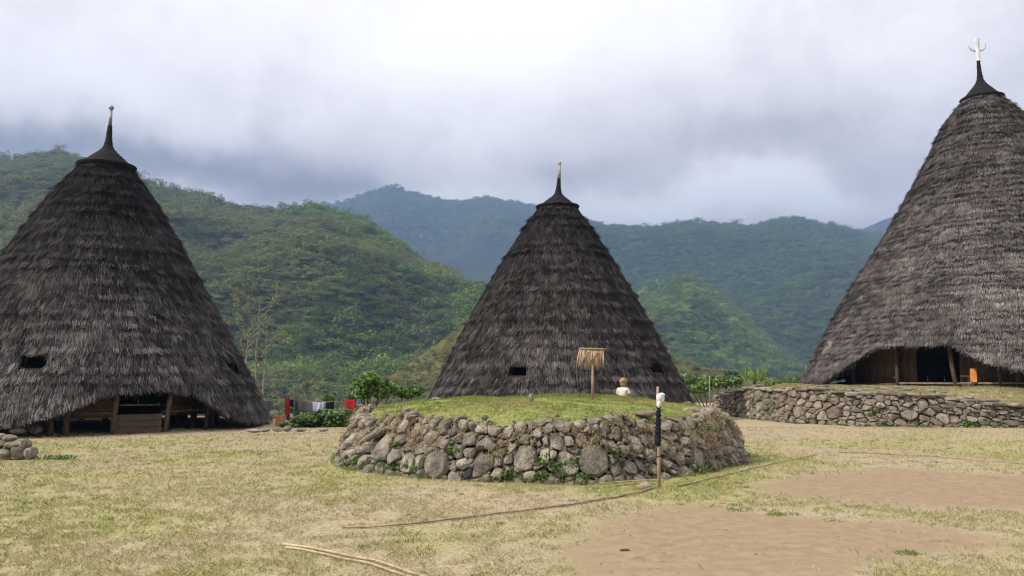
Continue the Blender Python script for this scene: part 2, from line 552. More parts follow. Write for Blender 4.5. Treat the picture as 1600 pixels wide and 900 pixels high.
def axis_coords(lo, hi, step, out, g=1.22):
    a = list(np.arange(lo, hi + 1e-6, step))
    s = step; v = hi; right = []
    while v < out: s *= g; v += s; right.append(v)
    s = step; v = lo; left = []
    while v > -out: s *= g; v -= s; left.append(v)
    return np.array(left[::-1] + a + right)
xs = axis_coords(-17, 19, .11, 4500)
ys = axis_coords(5, 32, .11, 4500)
X, Y = np.meshgrid(xs, ys)
Z = gz(X, Y)
nx, ny = len(xs), len(ys)
idx = np.arange(nx * ny).reshape(ny, nx)
Fq = np.stack([idx[:-1, :-1], idx[:-1, 1:], idx[1:, 1:], idx[1:, :-1]], -1).reshape(-1, 4)
V = np.stack([X, Y, Z], -1).reshape(-1, 3)
me = mkmesh('ground', V, Fq, M['ground'], True, {'dirt': dirt_mask(X, Y).ravel(), 'green': green_mask(X, Y).ravel()})
tag(mkobj('ground', me), 'dry village lawn with bare brown earth patches and green tufts', kind='structure')

# ------------------------------------------------------------------ generic blade fields
def blades(name, P, H, lean, col, width, mat, parent=None, rng=None, seg=1, updir=None):
    """P (n,3) roots, H (n) heights, lean (n,3) horizontal offset of the tips"""
    n = len(P)
    rng = rng or np.random.default_rng(1)
    an = rng.uniform(0, 2 * pi, n)
    wv = np.stack([np.cos(an), np.sin(an), np.zeros(n)], -1) * (width[:, None] / 2)
    tip = P + lean; tip[:, 2] += H
    mid = P + lean * .35; mid[:, 2] += H * .62
    V = np.stack([P - wv, P + wv, mid + wv * .8, tip, mid - wv * .8], 1).reshape(-1, 3)
    b = np.arange(n)[:, None] * 5
    F1 = np.concatenate([b + 0, b + 1, b + 2, b + 3, b + 4], 1)
    me = mkmesh(name, V, F1, mat, False, {'tint': np.repeat(col, 5, 0)})
    return mkobj(name, me, parent)

def mixc(a, b, t):
    return np.asarray(a)[None, :] * (1 - t[:, None]) + np.asarray(b)[None, :] * t[:, None]

def ground_grass():
    rng = np.random.default_rng(7)
    bands = [(6.0, 8.5, 2600), (8.5, 12, 1500), (12, 17, 700), (17, 24.5, 300)]
    Ps, Ws, Hs = [], [], []
    for y0, y1, dens in bands:
        area = .68 * (y1 ** 2 - y0 ** 2)
        n = int(area * dens)
        yy = np.sqrt(rng.uniform(y0 ** 2, y1 ** 2, n))
        xx = rng.uniform(-.68, .68, n) * yy
        # clumping
        keep = fbm(xx * 5, yy * 5, 0, 2, 91) + .35 * (fbm(xx * .9, yy * .9, 0, 2, 92) - .5) + rng.uniform(-.2, .2, n) > .47
        dm = dirt_mask(xx, yy) + .5 * (fbm(xx * 2.6, yy * 2.6, 0, 3, 55) - .5)
        keep &= (rng.uniform(0, 1, n) > sstep(.22, .62, dm)) | (rng.uniform(0, 1, n) < .015)
        keep &= np.hypot(xx - PC[0], yy - PC[1]) > 3.75
        xx, yy = xx[keep], yy[keep]
        Ps.append(np.stack([xx, yy, gz(xx, yy) - .004], -1))
        Ws.append(np.full(len(xx), .0032 + .00042 * (y0 + y1) / 2))
        Hs.append(np.full(len(xx), .020 + .0009 * y0))
    P = np.concatenate(Ps); W = np.concatenate(Ws); Hh = np.concatenate(Hs)
    n = len(P)
    g = green_mask(P[:, 0], P[:, 1])
    gg = np.clip(sstep(.20, .75, g + rng.normal(0, .20, n)), 0, 1)
    straw = mixc((.34, .275, .16), (.63, .53, .34), rng.uniform(0, 1, n))
    grn = mixc((.19, .22, .05), (.44, .45, .14), rng.uniform(0, 1, n))
    col = straw * (1 - gg[:, None]) + grn * gg[:, None]
    Hh = Hh * rng.uniform(.5, 1.5, n) * (1 + .5 * gg)
    a = rng.uniform(0, 2 * pi, n); L = Hh * rng.uniform(.3, 1.8, n)
    lean = np.stack([np.cos(a) * L, np.sin(a) * L, np.zeros(n)], -1)
    o = blades('lawn_grass', P, Hh, lean, col, W, M['blade'], rng=rng)
    tag(o, 'short dry and green grass of the village lawn', 'grass', kind='stuff')
    return n
NG = ground_grass()

def tufts(name, spots, label, seed, c1, c2, parent=None, cat='grass'):
    """spots: (x,y,z,radius,height,count)"""
    rng = np.random.default_rng(seed)
    Ps, Hs, Ls, Wd = [], [], [], []
    for (x, y, z, r, hgt, cnt) in spots:
        a = rng.uniform(0, 2 * pi, cnt); q = r * np.sqrt(rng.uniform(0, 1, cnt))
        p = np.stack([x + q * np.cos(a), y + q * np.sin(a), np.full(cnt, z - .01)], -1)
        hh = hgt * rng.uniform(.45, 1.1, cnt) * (1 - .5 * q / r)
        l = hh * rng.uniform(.2, .9, cnt)
        Ps.append(p); Hs.append(hh); Ls.append(np.stack([np.cos(a) * l, np.sin(a) * l, 0 * l], -1)); Wd.append(np.full(cnt, .008))
    P = np.concatenate(Ps); n = len(P)
    o = blades(name, P, np.concatenate(Hs), np.concatenate(Ls), mixc(c1, c2, rng.uniform(0, 1, n)), np.concatenate(Wd), M['blade'], parent, rng)
    tag(o, label, None if parent else cat, kind='stuff')
    return o
G1, G2 = (.07, .12, .02), (.27, .33, .08)
sp = []
for (px, py, r, hh, c) in [(1155, 797, .16, .06, 120), (1212, 806, .12, .06, 110), (1150, 790, .1, .05, 60), (1418, 868, .11, .06, 150), (1472, 848, .12, .03, 70),
                           (1395, 830, .12, .03, 60), (1240, 806, .1, .04, 60), (1330, 793, .15, .05, 90), (1565, 805, .2, .05, 130), (1062, 788, .06, .05, 40),
                           (1430, 803, .22, .05, 120), (1545, 745, .15, .04, 60), (1330, 728, .2, .05, 90), (1300, 815, .12, .04, 60), (1500, 800, .2, .05, 80)]:
    x, y = gp(px, py)
    sp.append((x, y, float(gz(x, y)), r, hh, c))
tufts('grass_tufts', sp, 'green grass tufts round the bare earth patches', 3, G1, G2)
def scatter_tufts(seed, n, lab, c1, c2, hh, dirt):
    r_ = np.random.default_rng(seed); out = []
    while len(out) < n:
        y = sqrt(r_.uniform(36, 400)); x = r_.uniform(-.66, .66) * y
        dm = float(dirt_mask(np.array([x]), np.array([y]))[0])
        if np.hypot(x - PC[0], y - PC[1]) < 4 or (dm > .45) or (dirt and dm < .12): continue
        out.append((x, y, float(gz(x, y)), r_.uniform(.03, .13), hh * r_.uniform(.5, 1.4), int(r_.integers(14, 70))))
    tufts('grass_tufts', out, lab, seed, c1, c2)
scatter_tufts(31, 420, 'scattered dry straw tufts standing out of the lawn', (.30, .23, .11), (.62, .52, .31), .045, False)
scatter_tufts(32, 300, 'scattered small green tufts in the lawn', (.10, .14, .03), (.33, .36, .10), .045, False)
scatter_tufts(33, 120, 'thin dry tufts on the ragged margins of the earth patches', (.30, .23, .11), (.55, .46, .26), .04, True)

# ------------------------------------------------------------------ stone walls
def clip_poly(poly, a, b, c):
    """keep a*x+b*y<=c"""
    out = []
    n = len(poly)
    for i in range(n):
        p, q = poly[i], poly[(i + 1) % n]
        dp = a * p[0] + b * p[1] - c; dq = a * q[0] + b * q[1] - c
        if dp <= 0: out.append(p)
        if (dp < 0 and dq > 0) or (dp > 0 and dq < 0):
            t = dp / (dp - dq)
            out.append((p[0] + (q[0] - p[0]) * t, p[1] + (q[1] - p[1]) * t))
    return out

def pack(u0, u1, v0, v1, heroes, rad, target, rng, sv=1.0):
    """seeds with radii, dart throwing; returns polygons (u,v)"""
    S = [(u, v * sv, r) for (u, v, r) in heroes]
    tries = 0
    while len(S) < target and tries < 60000:
        tries += 1
        r = rad(rng, tries / 60000)
        u = rng.uniform(u0, u1); v = rng.uniform(v0, v1) * sv
        if all((u - a) ** 2 + (v - b) ** 2 > ((r + c) * .86) ** 2 for a, b, c in S):
            S.append((u, v, r))
    out = []
    for i, (u, v, r) in enumerate(S):
        R = 3.2 * r + .35
        poly = [(max(u - R, u0), max(v - R, v0 * sv)), (min(u + R, u1), max(v - R, v0 * sv)), (min(u + R, u1), min(v + R, v1 * sv)), (max(u - R, u0), min(v + R, v1 * sv))]
        for j, (a, b, c) in enumerate(S):
            if j == i or abs(a - u) > 2.2 or (a - u) ** 2 + (b - v) ** 2 > (R * 1.8) ** 2: continue
            A, B = 2 * (a - u), 2 * (b - v)
            Cc = (a * a + b * b - c * c) - (u * u + v * v - r * r)
            poly = clip_poly(poly, A, B, Cc)
            if len(poly) < 3: break
        if len(poly) >= 3:
            out.append(([(p[0], p[1] / sv) for p in poly], r, i < len(heroes)))
    return out

def area(poly):
    return abs(sum(poly[i][0] * poly[(i + 1) % len(poly)][1] - poly[(i + 1) % len(poly)][0] * poly[i][1] for i in range(len(poly)))) / 2
def resample(poly, n, gap, rnd, rng):
    P = np.array(poly)
    c = P.mean(0)
    # inset
    d = P - c; L = np.linalg.norm(d, axis=1)
    P = c + d * (np.maximum(L - gap, L * .5) / L)[:, None]
    E = np.roll(P, -1, 0) - P; l = np.linalg.norm(E, axis=1); cum = np.concatenate([[0], np.cumsum(l)])
    t = (np.arange(n) + rng.uniform(0, 1)) / n * cum[-1]
    Q = []
    for s in t:
        s = s % cum[-1]
        k = min(np.searchsorted(cum, s, side='right') - 1, len(P) - 1)
        Q.append(P[k] + E[k] * ((s - cum[k]) / max(l[k], 1e-9)))
    Q = np.array(Q)
    for _ in range(rnd):
        Q = Q * .5 + (np.roll(Q, 1, 0) + np.roll(Q, -1, 0)) * .25
    return Q, c

def stone_mesh(poly, mapf, depth, rng, gap=.012, n=12, rnd=2, back=.12, tilt=.35, rough=.1, flat=.7):
    Q, c = resample(poly, n, gap, rnd, rng)
    size = np.sqrt(max(abs(sum(Q[i][0] * Q[(i + 1) % n][1] - Q[(i + 1) % n][0] * Q[i][1] for i in range(n))) / 2, 1e-5))
    tx, ty = rng.uniform(-tilt, tilt), rng.uniform(-tilt, tilt)
    rings = [(.80, -back), (.98, -back * .2), (1.0, depth * .30), (.95, depth * .72), (flat, depth * .98)]
    cth = rng.uniform(0, pi); ck = rng.uniform(.05, .5); co_ = rng.uniform(-.25, .25) * size
    def crease(q):
        s_ = (q[0] - c[0]) * cos(cth) + (q[1] - c[1]) * sin(cth) - co_
        return -ck * abs(s_) if s_ > 0 else -ck * .35 * abs(s_)
    V = []
    sh = rng.uniform(-.12, .12, 2) * size
    for k, (s, dp) in enumerate(rings):
        for i in range(n):
            q = c + (Q[i] - c) * (s * (1 + (rng.uniform(-rough, rough) * .6 if k > 1 else 0))) + sh * (k / 4)
            dd = dp + (tx * (q[0] - c[0]) + ty * (q[1] - c[1]) + crease(q)) * (1 if k > 1 else 0) + (rng.uniform(-rough, rough) * size * .45 if k > 1 else 0)
            V.append(mapf(q[0], q[1], dd))
    for i in range(0, n, 1):
        q = c + (Q[i] - c) * .34 + sh
        V.append(mapf(q[0], q[1], depth * 1.05 + tx * (q[0] - c[0]) + ty * (q[1] - c[1]) + crease(q) + rng.uniform(-rough, rough) * size * .3))
    V.append(mapf(c[0] + sh[0], c[1] + sh[1], depth * 1.03 + crease(c + sh)))
    Fc = []
    R = len(rings) + 1
    for k in range(R - 1):
        for i in range(n):
            j = (i + 1) % n
            Fc.append((k * n + i, k * n + j, (k + 1) * n + j, (k + 1) * n + i))
    t = len(V) - 1
    for i in range(n):
        Fc.append(((R - 1) * n + i, (R - 1) * n + (i + 1) % n, t))
    V = np.array(V)
    return V, Fc

def add_stone(parent, V, Fc, mat, name='stone', ploc=(0, 0, 0), smooth=True):
    c = V.mean(0)
    me = mkmesh(name, V - c, Fc, mat, smooth)
    me.set_sharp_from_angle(angle=radians(26))
    return mkobj(name, me, parent, tuple(c - np.array(ploc)))

def boulder(c, r, rng, flat=(1, 1, 1), n1=12, n2=8):
    V, Fc = [], []
    sd_ = rng.integers(0, 999)
    for j in range(n2 + 1):
        th = pi * j / n2
        for i in range(n1):
            ph = 2 * pi * i / n1
            d = np.array([sin(th) * cos(ph), sin(th) * sin(ph), cos(th)])
            f = 1 + .75 * (float(fbm(d[0] * 1.1 + 5, d[1] * 1.1 + 5, d[2] * 1.1 + sd_ % 50, 3, int(sd_))) - .5)
            V.append(np.array(c) + d * r * f * np.array(flat))
    for j in range(n2):
        for i in range(n1):
            Fc.append((j * n1 + i, (j + 1) * n1 + i, (j + 1) * n1 + (i + 1) % n1, j * n1 + (i + 1) % n1))
    return np.array(V), Fc

# ---- round stone platform -------------------------------------------------
RB, RT, PH = 3.72, 3.32, .93
def ptop(x, y):
    r = np.hypot(np.asarray(x) - PC[0], np.asarray(y) - PC[1]) / RT
    z = PH - .01 + .20 * (1 - np.clip(r, 0, 1.3) ** 3.2) + (fbm(np.asarray(x) * 1.1, np.asarray(y) * 1.1, 0, 3, 8) - .5) * .12
    return z
def pmap(u, v, d):
    a = u / 3.6
    f = v / PH
    r = RB + (RT - RB) * max(f, 0) ** 1.3 + .06 * sin(a * 5 + 1) + .05 * sin(a * 11) + d
    z = v * (1 + .06 * sin(a * 7) + .05 * sin(a * 17 + 2) + .02 * sin(a * 41))
    return (PC[0] + r * sin(a), PC[1] - r * cos(a), z)
def phit(px, py):
    """chart coordinates of a photo pixel on the platform wall"""
    d = ray(px, py); best = None
    for k in range(4000):
        t = 9 + k * .003
        p = np.array([0, 0, CAMH]) + d * t / d[1]
        f = p[2] / PH
        if f < -.1: break
        r = RB + (RT - RB) * max(f, 0) ** 1.3
        if np.hypot(p[0] - PC[0], p[1] - PC[1]) < r:
            return (atan2(p[0] - PC[0], -(p[1] - PC[1])) * 3.6, max(p[2], .0))
    return None
plat = empty('stone_platform', (PC[0], PC[1], 0))
tag(plat, 'round raised platform of rough stones with a grassy top in the village centre', 'platform')
PLOC = (PC[0], PC[1], 0)
her = []
for (px, py, r) in [(685, 726, .27), (601, 697, .25), (560, 704, .17), (923, 720, .28), (823, 712, .22), (763, 690, .17), (757, 718, .20), (778, 737, .17), (733, 741, .12),
                    (637, 722, .2), (648, 672, .19), (582, 673, .16), (555, 665, .2), (573, 645, .2), (883, 725, .2), (867, 690, .16), (905, 688, .17), (950, 700, .13), (960, 732, .15),
                    (1045, 680, .15), (1053, 692, .14), (1057, 712, .14), (975, 710, .14), (1000, 725, .14), (1018, 733, .14), (1035, 720, .14), (940, 672, .17), (1090, 720, .22), (1120, 700, .22), (785, 700, .12),
                    (700, 697, .13), (728, 665, .14), (660, 700, .15), (845, 655, .17), (920, 655, .14), (1000, 660, .19), (1075, 660, .18), (600, 650, .15)]:
    h_ = phit(px, py)
    if h_: her.append((h_[0], h_[1], r * (.90 if r > .19 else .72)))
rng = np.random.default_rng(11)
UA = radians(100) * 3.6
polys = pack(-UA, UA, -.08, PH - .03, her, lambda g, t: (g.uniform(.11, .16) if t < .01 else (g.uniform(.08, .12) if t < .08 else g.uniform(.045, .095))), 400, rng)
lim_a = sorted([area(p[0]) for p in polys], reverse=True)[min(297, len(polys) - 1)]
Vsm, Fsm = [], []
for k, (poly, r, hero) in enumerate(polys):
    big = r > .17
    V, Fc = stone_mesh(poly, pmap, (rng.uniform(.05, .17) if not big else rng.uniform(.08, .13)) + .02, rng, gap=.010 if big else rng.uniform(.006, .02), n=18 if big else 12,
                       rnd=0 if big else rng.integers(0, 2), tilt=.10 if big else .5, rough=.07 if big else .17, flat=.82 if big else rng.uniform(.55, .82))
    if area(poly) < lim_a:
        b = len(Vsm); Vsm.extend(V.tolist()); Fsm.extend([tuple(i + b for i in f) for f in Fc]); continue
    dark = (k == 8)
    s = add_stone(plat, V, Fc, M['rock_dark'] if dark else M['rock'], ploc=PLOC)
    if dark: tag(s, 'dark slate grey block at the foot of the platform')
    if k == 0: tag(s, 'large pale flat-faced block')
    if k == 3: tag(s, 'large upright pentagonal slab')
if Vsm:
    me = mkmesh('small_stones', np.array(Vsm) - np.array(PLOC), Fsm, M['rock'], True); me.set_sharp_from_angle(angle=radians(28))
    tag(mkobj('small_stones', me, plat), kind='stuff')
# far side, seen edge-on only: joined rubble
Vb, Fb = [], []
pb = pack(UA, 2 * pi * 3.6 - UA, -.05, PH + .04, [], lambda g, t: g.uniform(.12, .2), 130, rng)
for poly, r, hero in pb:
    V, Fc = stone_mesh(poly, pmap, rng.uniform(.08, .15), rng, n=8)
    b = len(Vb); Vb.extend(V.tolist()); Fb.extend([tuple(i + b for i in f) for f in Fc])
o = mkobj('rubble', mkmesh('rubble', np.array(Vb) - np.array(PLOC), Fb, M['rock'], True), plat); tag(o, kind='stuff')
# wedged chips in the joints
Vb, Fb = [], []
rc = np.random.default_rng(99)
for poly, r_, hero in polys:
    for q in poly:
        if rc.uniform() < .75:
            rr_ = rc.uniform(.018, .045)
            p = pmap(q[0] + rc.normal(0, .02), max(q[1] + rc.normal(0, .02), .01), rc.uniform(.0, .07))
            V, Fc = boulder(p, rr_, rc, (rc.uniform(.8, 1.5), rc.uniform(.8, 1.2), rc.uniform(.6, 1.1)), 6, 4)
            b = len(Vb); Vb.extend(V.tolist()); Fb.extend([tuple(i + b for i in f) for f in Fc])
o = mkobj('stone_chips', mkmesh('stone_chips', np.array(Vb) - np.array(PLOC), Fb, M['rock'], False), plat); tag(o, kind='stuff')
# earth core and turf top
n = 120
prof = [(RB - .17, -.2), (RB - .26, .3), (RT - .08, PH * .8), (RT - .14, PH - .04)]
Vc, Fc = [], []
for (r, z) in prof:
    for k in range(n):
        a = 2 * pi * k / n
        rr = r + .06 * sin((pi / 2 + a) * 5 + 1) - .05 + (vnoise(k * .7, z * 4, 0, 4) - .5) * .08
        Vc.append((rr * cos(a), rr * sin(a), z))
for i in range(len(prof) - 1):
    for k in range(n):
        Fc.append((i * n + k, i * n + (k + 1) % n, (i + 1) * n + (k + 1) % n, (i + 1) * n + k))
mkobj('earth_core', mkmesh('earth_core', Vc, Fc, M['earth'], True), plat)
g = 90
gx, gy = np.meshgrid(np.linspace(-1, 1, g), np.linspace(-1, 1, g))
# map square to disc
dxx = gx * np.sqrt(1 - gy ** 2 / 2); dyy = gy * np.sqrt(1 - gx ** 2 / 2)
rr = np.hypot(dxx, dyy)
RTU = RT + .02
wx, wy = dxx * RTU + PC[0], dyy * RTU + PC[1]
wz = ptop(wx, wy) - .14 * sstep(.93, 1.0, rr) + (fbm(wx * 6, wy * 6, 0, 3, 44) - .5) * .05
idx = np.arange(g * g).reshape(g, g)
Fq = np.stack([idx[:-1, :-1], idx[:-1, 1:], idx[1:, 1:], idx[1:, :-1]], -1).reshape(-1, 4)
mkobj('turf', mkmesh('turf', np.stack([wx - PC[0], wy - PC[1], wz], -1).reshape(-1, 3), Fq, M['turf'], True), plat)
def turf_grass():
    rng = np.random.default_rng(17)
    n = 60000
    a = rng.uniform(0, 2 * pi, n); r = (RT + .02) * np.sqrt(rng.uniform(0, 1, n))
    x, y = PC[0] + r * np.cos(a), PC[1] + r * np.sin(a)
    k = fbm(x * 4, y * 4, 0, 2, 3) + rng.uniform(-.2, .2, n) > .42
    x, y, r = x[k], y[k], r[k]; n = len(x)
    P = np.stack([x, y, ptop(x, y) - .14 * sstep(.93, 1.0, r / RTU)], -1) - np.array([PC[0], PC[1], .012])
    gm = np.clip(fbm(x * .9, y * .9, 0, 3, 61) * 1.6 - .25 + rng.normal(0, .15, n) - .5 * sstep(.86, 1, r / RT), 0, 1)
    lush = sstep(.48, .62, fbm(x * .8, y * .8, 0, 2, 77)) * sstep(15.5, 17, y)
    col = mixc((.38, .30, .14), (.20, .26, .05), gm) * rng.uniform(.6, 1.35, n)[:, None]
    col = col * (1 - lush[:, None] * .6) + np.array([.13, .22, .03])[None] * lush[:, None] * .6
    H = rng.uniform(.02, .05, n) * (1 + 1.6 * lush)
    b = rng.uniform(0, 2 * pi, n); L = H * rng.uniform(.3, 1.5, n)
    o = blades('turf_grass', P, H, np.stack([np.cos(b) * L, np.sin(b) * L, 0 * L], -1), col, rng.uniform(.007, .012, n), M['blade'], plat, rng)
    tag(o, kind='stuff')
turf_grass()
def wall_growth():
    """dry grass, moss pads and weeds in the joints"""
    rng = np.random.default_rng(23)
    P, H, L, C, W = [], [], [], [], []
    def clump(a, v, cnt, hgt, c1, c2, spread, droop=0.0, wd=.007):
        if abs(a) > 1.0 and rng.uniform() < .55: return
        for _ in range(cnt):
            aa = a + rng.normal(0, spread) / 3.6; vv = v + rng.normal(0, spread * .7)
            p = pmap(aa * 3.6, max(vv, 0), rng.uniform(.05, .22) - .10 * sstep(.8, 1, vv / PH))
            hh = hgt * rng.uniform(.4, 1.2)
            out = rng.uniform(.2, .9) * hh
            tang = rng.normal(0, .4) * hh
            P.append((p[0] - PC[0], p[1] - PC[1], p[2])); H.append(hh * (1 - droop) if rng.uniform() > droop else -hh * .6)
            L.append((sin(aa) * out + cos(aa) * tang, -cos(aa) * out + sin(aa) * tang, 0))
            t = rng.uniform(); C.append([c1[i] * (1 - t) + c2[i] * t for i in range(3)]); W.append(wd)
    dry1, dry2 = (.24, .165, .085), (.46, .36, .20)
    for _ in range(330):
        a = rng.uniform(-1.9, 1.9); v = PH * (.93 - .5 * rng.uniform(0, 1) ** 1.7)
        clump(a, v, 30, .065, dry1, dry2, .06, .4, .013)
    for _ in range(130):
        a = rng.uniform(-1.9, 1.9)
        clump(a, rng.uniform(.1, .8), 20, .05, (.12, .12, .03), (.26, .24, .07), .06, .4)
    for _ in range(45):                                # mossy, shaded right flank
        clump(rng.uniform(.75, 1.7), rng.uniform(.1, .85), 30, .06, (.14, .12, .045), (.36, .29, .14), .07, .5, .011)
    for _ in range(150):
        a = rng.uniform(-1.9, 1.9)
        clump(a, .0, 16, .07, (.10, .14, .03), (.30, .32, .10), .09, 0)
    o = blades('dry_grass', np.array(P), np.array(H), np.array(L), np.array(C), np.array(W), M['blade'], plat, rng)
    tag(o, kind='stuff')
wall_growth()

# ---- leaf clouds (weeds, shrubs) ------------------------------------------
def leaf_cloud(name, centres, nleaf, size, c1, c2, parent=None, seed=1, loc=(0, 0, 0), flat=.5, out=.6, mat='leaf'):
    """centres: list of (x,y,z,rx,ry,rz); leaves as folded hexagons"""
    rng = np.random.default_rng(seed)
    C = np.array(centres)
    vol = C[:, 3] * C[:, 4] * C[:, 5]
    k = rng.choice(len(C), nleaf, p=vol ** .67 / (vol ** .67).sum())
    d = rng.normal(0, 1, (nleaf, 3)); d /= np.linalg.norm(d, axis=1)[:, None]
    rad = rng.uniform(.35, 1.0, nleaf) ** .4
    P = C[k, :3] + d * rad[:, None] * C[k, 3:6] + rng.normal(0, .3, (nleaf, 3)) * size
    nrm = d * out + np.array([0, 0, flat]) + rng.normal(0, .45, (nleaf, 3))
    nrm /= np.linalg.norm(nrm, axis=1)[:, None]
    a = np.cross(nrm, rng.normal(0, 1, (nleaf, 3))); a /= np.linalg.norm(a, axis=1)[:, None]
    b = np.cross(nrm, a)
    s = size * rng.uniform(.55, 1.25, nleaf)[:, None]
    pts = [(-1, 0, 0), (-.35, .5, -.12), (.45, .42, -.1), (1, 0, -.15), (.45, -.42, -.1), (-.35, -.5, -.12)]
    V = np.stack([P + a * s * x * .6 + b * s * y * .75 + nrm * s * z for x, y, z in pts], 1).reshape(-1, 3)
    base = np.arange(nleaf)[:, None] * 6
    Fq = np.concatenate([np.concatenate([base + 0, base + 1, base + 2, base + 3], 1), np.concatenate([base + 0, base + 3, base + 4, base + 5], 1)], 0)
    col = mixc(c1, c2, rng.uniform(0, 1, nleaf) ** 1.2)
    me = mkmesh(name, V - np.array(loc), Fq, M[mat], False, {'tint': np.repeat(col, 6, 0)})
    return mkobj(name, me, parent)

W1, W2 = (.035, .085, .012), (.16, .28, .045)
cs = []
for (px, py) in [(655, 733), (640, 728), (615, 733), (600, 725), (575, 720), (795, 742), (785, 748), (805, 737), (865, 728), (872, 738), (890, 722), (845, 742), (905, 745), (858, 715), (950, 705),
                 (1085, 735), (620, 700), (1100, 668), (1145, 705), (1150, 690), (560, 725), (715, 705), (828, 748), (848, 722)]:
    h_ = phit(px, min(py, 748))
    if h_:
        p = pmap(h_[0], max(h_[1], .03), .10)
        cs.append((p[0], p[1], p[2] + .02, .13, .08, .06))
o = leaf_cloud('weeds', cs, 1500, .045, W1, W2, plat, 5, PLOC); tag(o, kind='stuff')

# ---- retaining wall and terrace of the large house -------------------------
WB = [gp(*p) for p in [(1150, 650), (1180, 655), (1215, 660), (1260, 663), (1320, 666), (1400, 668), (1500, 669), (1600, 669)]]
WB = [(WB[0][0] + .85, WB[0][1] + 6.5), (WB[0][0] + .08, WB[0][1] + 3.5), (WB[0][0] - .25, WB[0][1] + 1.2)] + WB + [(WB[-1][0] + 4, WB[-1][1] + .1), (WB[-1][0] + 9, WB[-1][1] + 1.5)]
WBa = np.array(WB)
cum = np.concatenate([[0], np.cumsum(np.linalg.norm(np.diff(WBa, axis=0), axis=1))])
WL = cum[-1]
U6 = cum[10]   # arc length at px 1600
def wline(u):
    u = min(max(u, 0), WL - 1e-4)
    e = .25
    def at_(s):
        s = min(max(s, 0), WL)
        return np.array([np.interp(s, cum, WBa[:, 0]), np.interp(s, cum, WBa[:, 1])])
    p = (at_(u - .6) + at_(u - .3) + at_(u) + at_(u + .3) + at_(u + .6)) / 5
    t = at_(u + e) - at_(u - e); t /= np.linalg.norm(t)
    return p, t, np.array([t[1], -t[0]])
ucorner = cum[5]
def wheight(u):
    # top height along the wall
    return float(np.interp(u, [0, cum[2], cum[3], cum[5], cum[6], cum[8], cum[9], cum[10], WL], [.45, .80, 1.06, 1.17, 1.13, 1.06, .88, .70, .66])) + .05 * sin(u * 1.7) + .03 * sin(u * 4.1)
def wmap(u, v, d):
    p, t, nr = wline(u)
    hgt = wheight(u)
    z = v * hgt
    q = p + nr * (d - .16 * v + .05 * sin(u * 2.3))
    return (q[0], q[1], z)
twall = empty('retaining_wall', (WBa[6][0], WBa[6][1], 0))
TL = (WBa[6][0], WBa[6][1], 0)
tag(twall, 'long dry-stone retaining wall in front of the large right-hand house', 'wall')
rng = np.random.default_rng(31)
u_vis = U6 + .6
polys = pack(0, u_vis, -.03, .93, [(cum[6] - .3, .32, .26), (cum[6] + .9, .35, .27), (cum[6] - 1.2, .3, .22), (cum[3] + .4, .4, .25), (cum[4] + .5, .42, .25), (cum[8] + .4, .35, .24), (cum[8] + 1.6, .3, .26),
                                   (cum[9] - .4, .3, .25), (cum[9] + .7, .3, .24), (cum[9] + 1.3, .7, .18), (cum[9] + 1.5, .28, .22)],
             lambda g, t: (g.uniform(.10, .17) if t < .02 else g.uniform(.04, .10)), 430, rng, 1.6)
lim_a = sorted([area(p[0]) for p in polys], reverse=True)[min(297, len(polys) - 1)]
Vsm, Fsm = [], []
for k, (poly, r, hero) in enumerate(polys):
    poly = [(p[0], p[1]) for p in poly]
    big = r > .2
    V, Fc = stone_mesh(poly, wmap, rng.uniform(.06, .16), rng, gap=.010, n=12, rnd=0 if big else rng.integers(0, 2), tilt=.15 if big else .35, rough=.1, flat=.82)
    if area(poly) < lim_a:
        b = len(Vsm); Vsm.extend(V.tolist()); Fsm.extend([tuple(i + b for i in f) for f in Fc]); continue
    add_stone(twall, V, Fc, M['rock_grey'], ploc=TL)
if Vsm:
    me = mkmesh('small_stones', np.array(Vsm) - np.array(TL), Fsm, M['rock_grey'], True); me.set_sharp_from_angle(angle=radians(28))
    tag(mkobj('small_stones', me, twall), kind='stuff')
Vb, Fb = [], []
for poly, r_, hero in polys:
    for q in poly:
        if rng.uniform() < .6:
            p = wmap(q[0] + rng.normal(0, .02), max(q[1] + rng.normal(0, .02), .01), rng.uniform(.0, .07))
            V, Fc = boulder(p, rng.uniform(.02, .05), rng, (rng.uniform(.8, 1.5), rng.uniform(.8, 1.2), rng.uniform(.6, 1.1)), 6, 4)
            b = len(Vb); Vb.extend(V.tolist()); Fb.extend([tuple(i + b for i in f) for f in Fc])
o = mkobj('stone_chips', mkmesh('stone_chips', np.array(Vb) - np.array(TL), Fb, M['rock_grey'], False), twall); tag(o, kind='stuff')
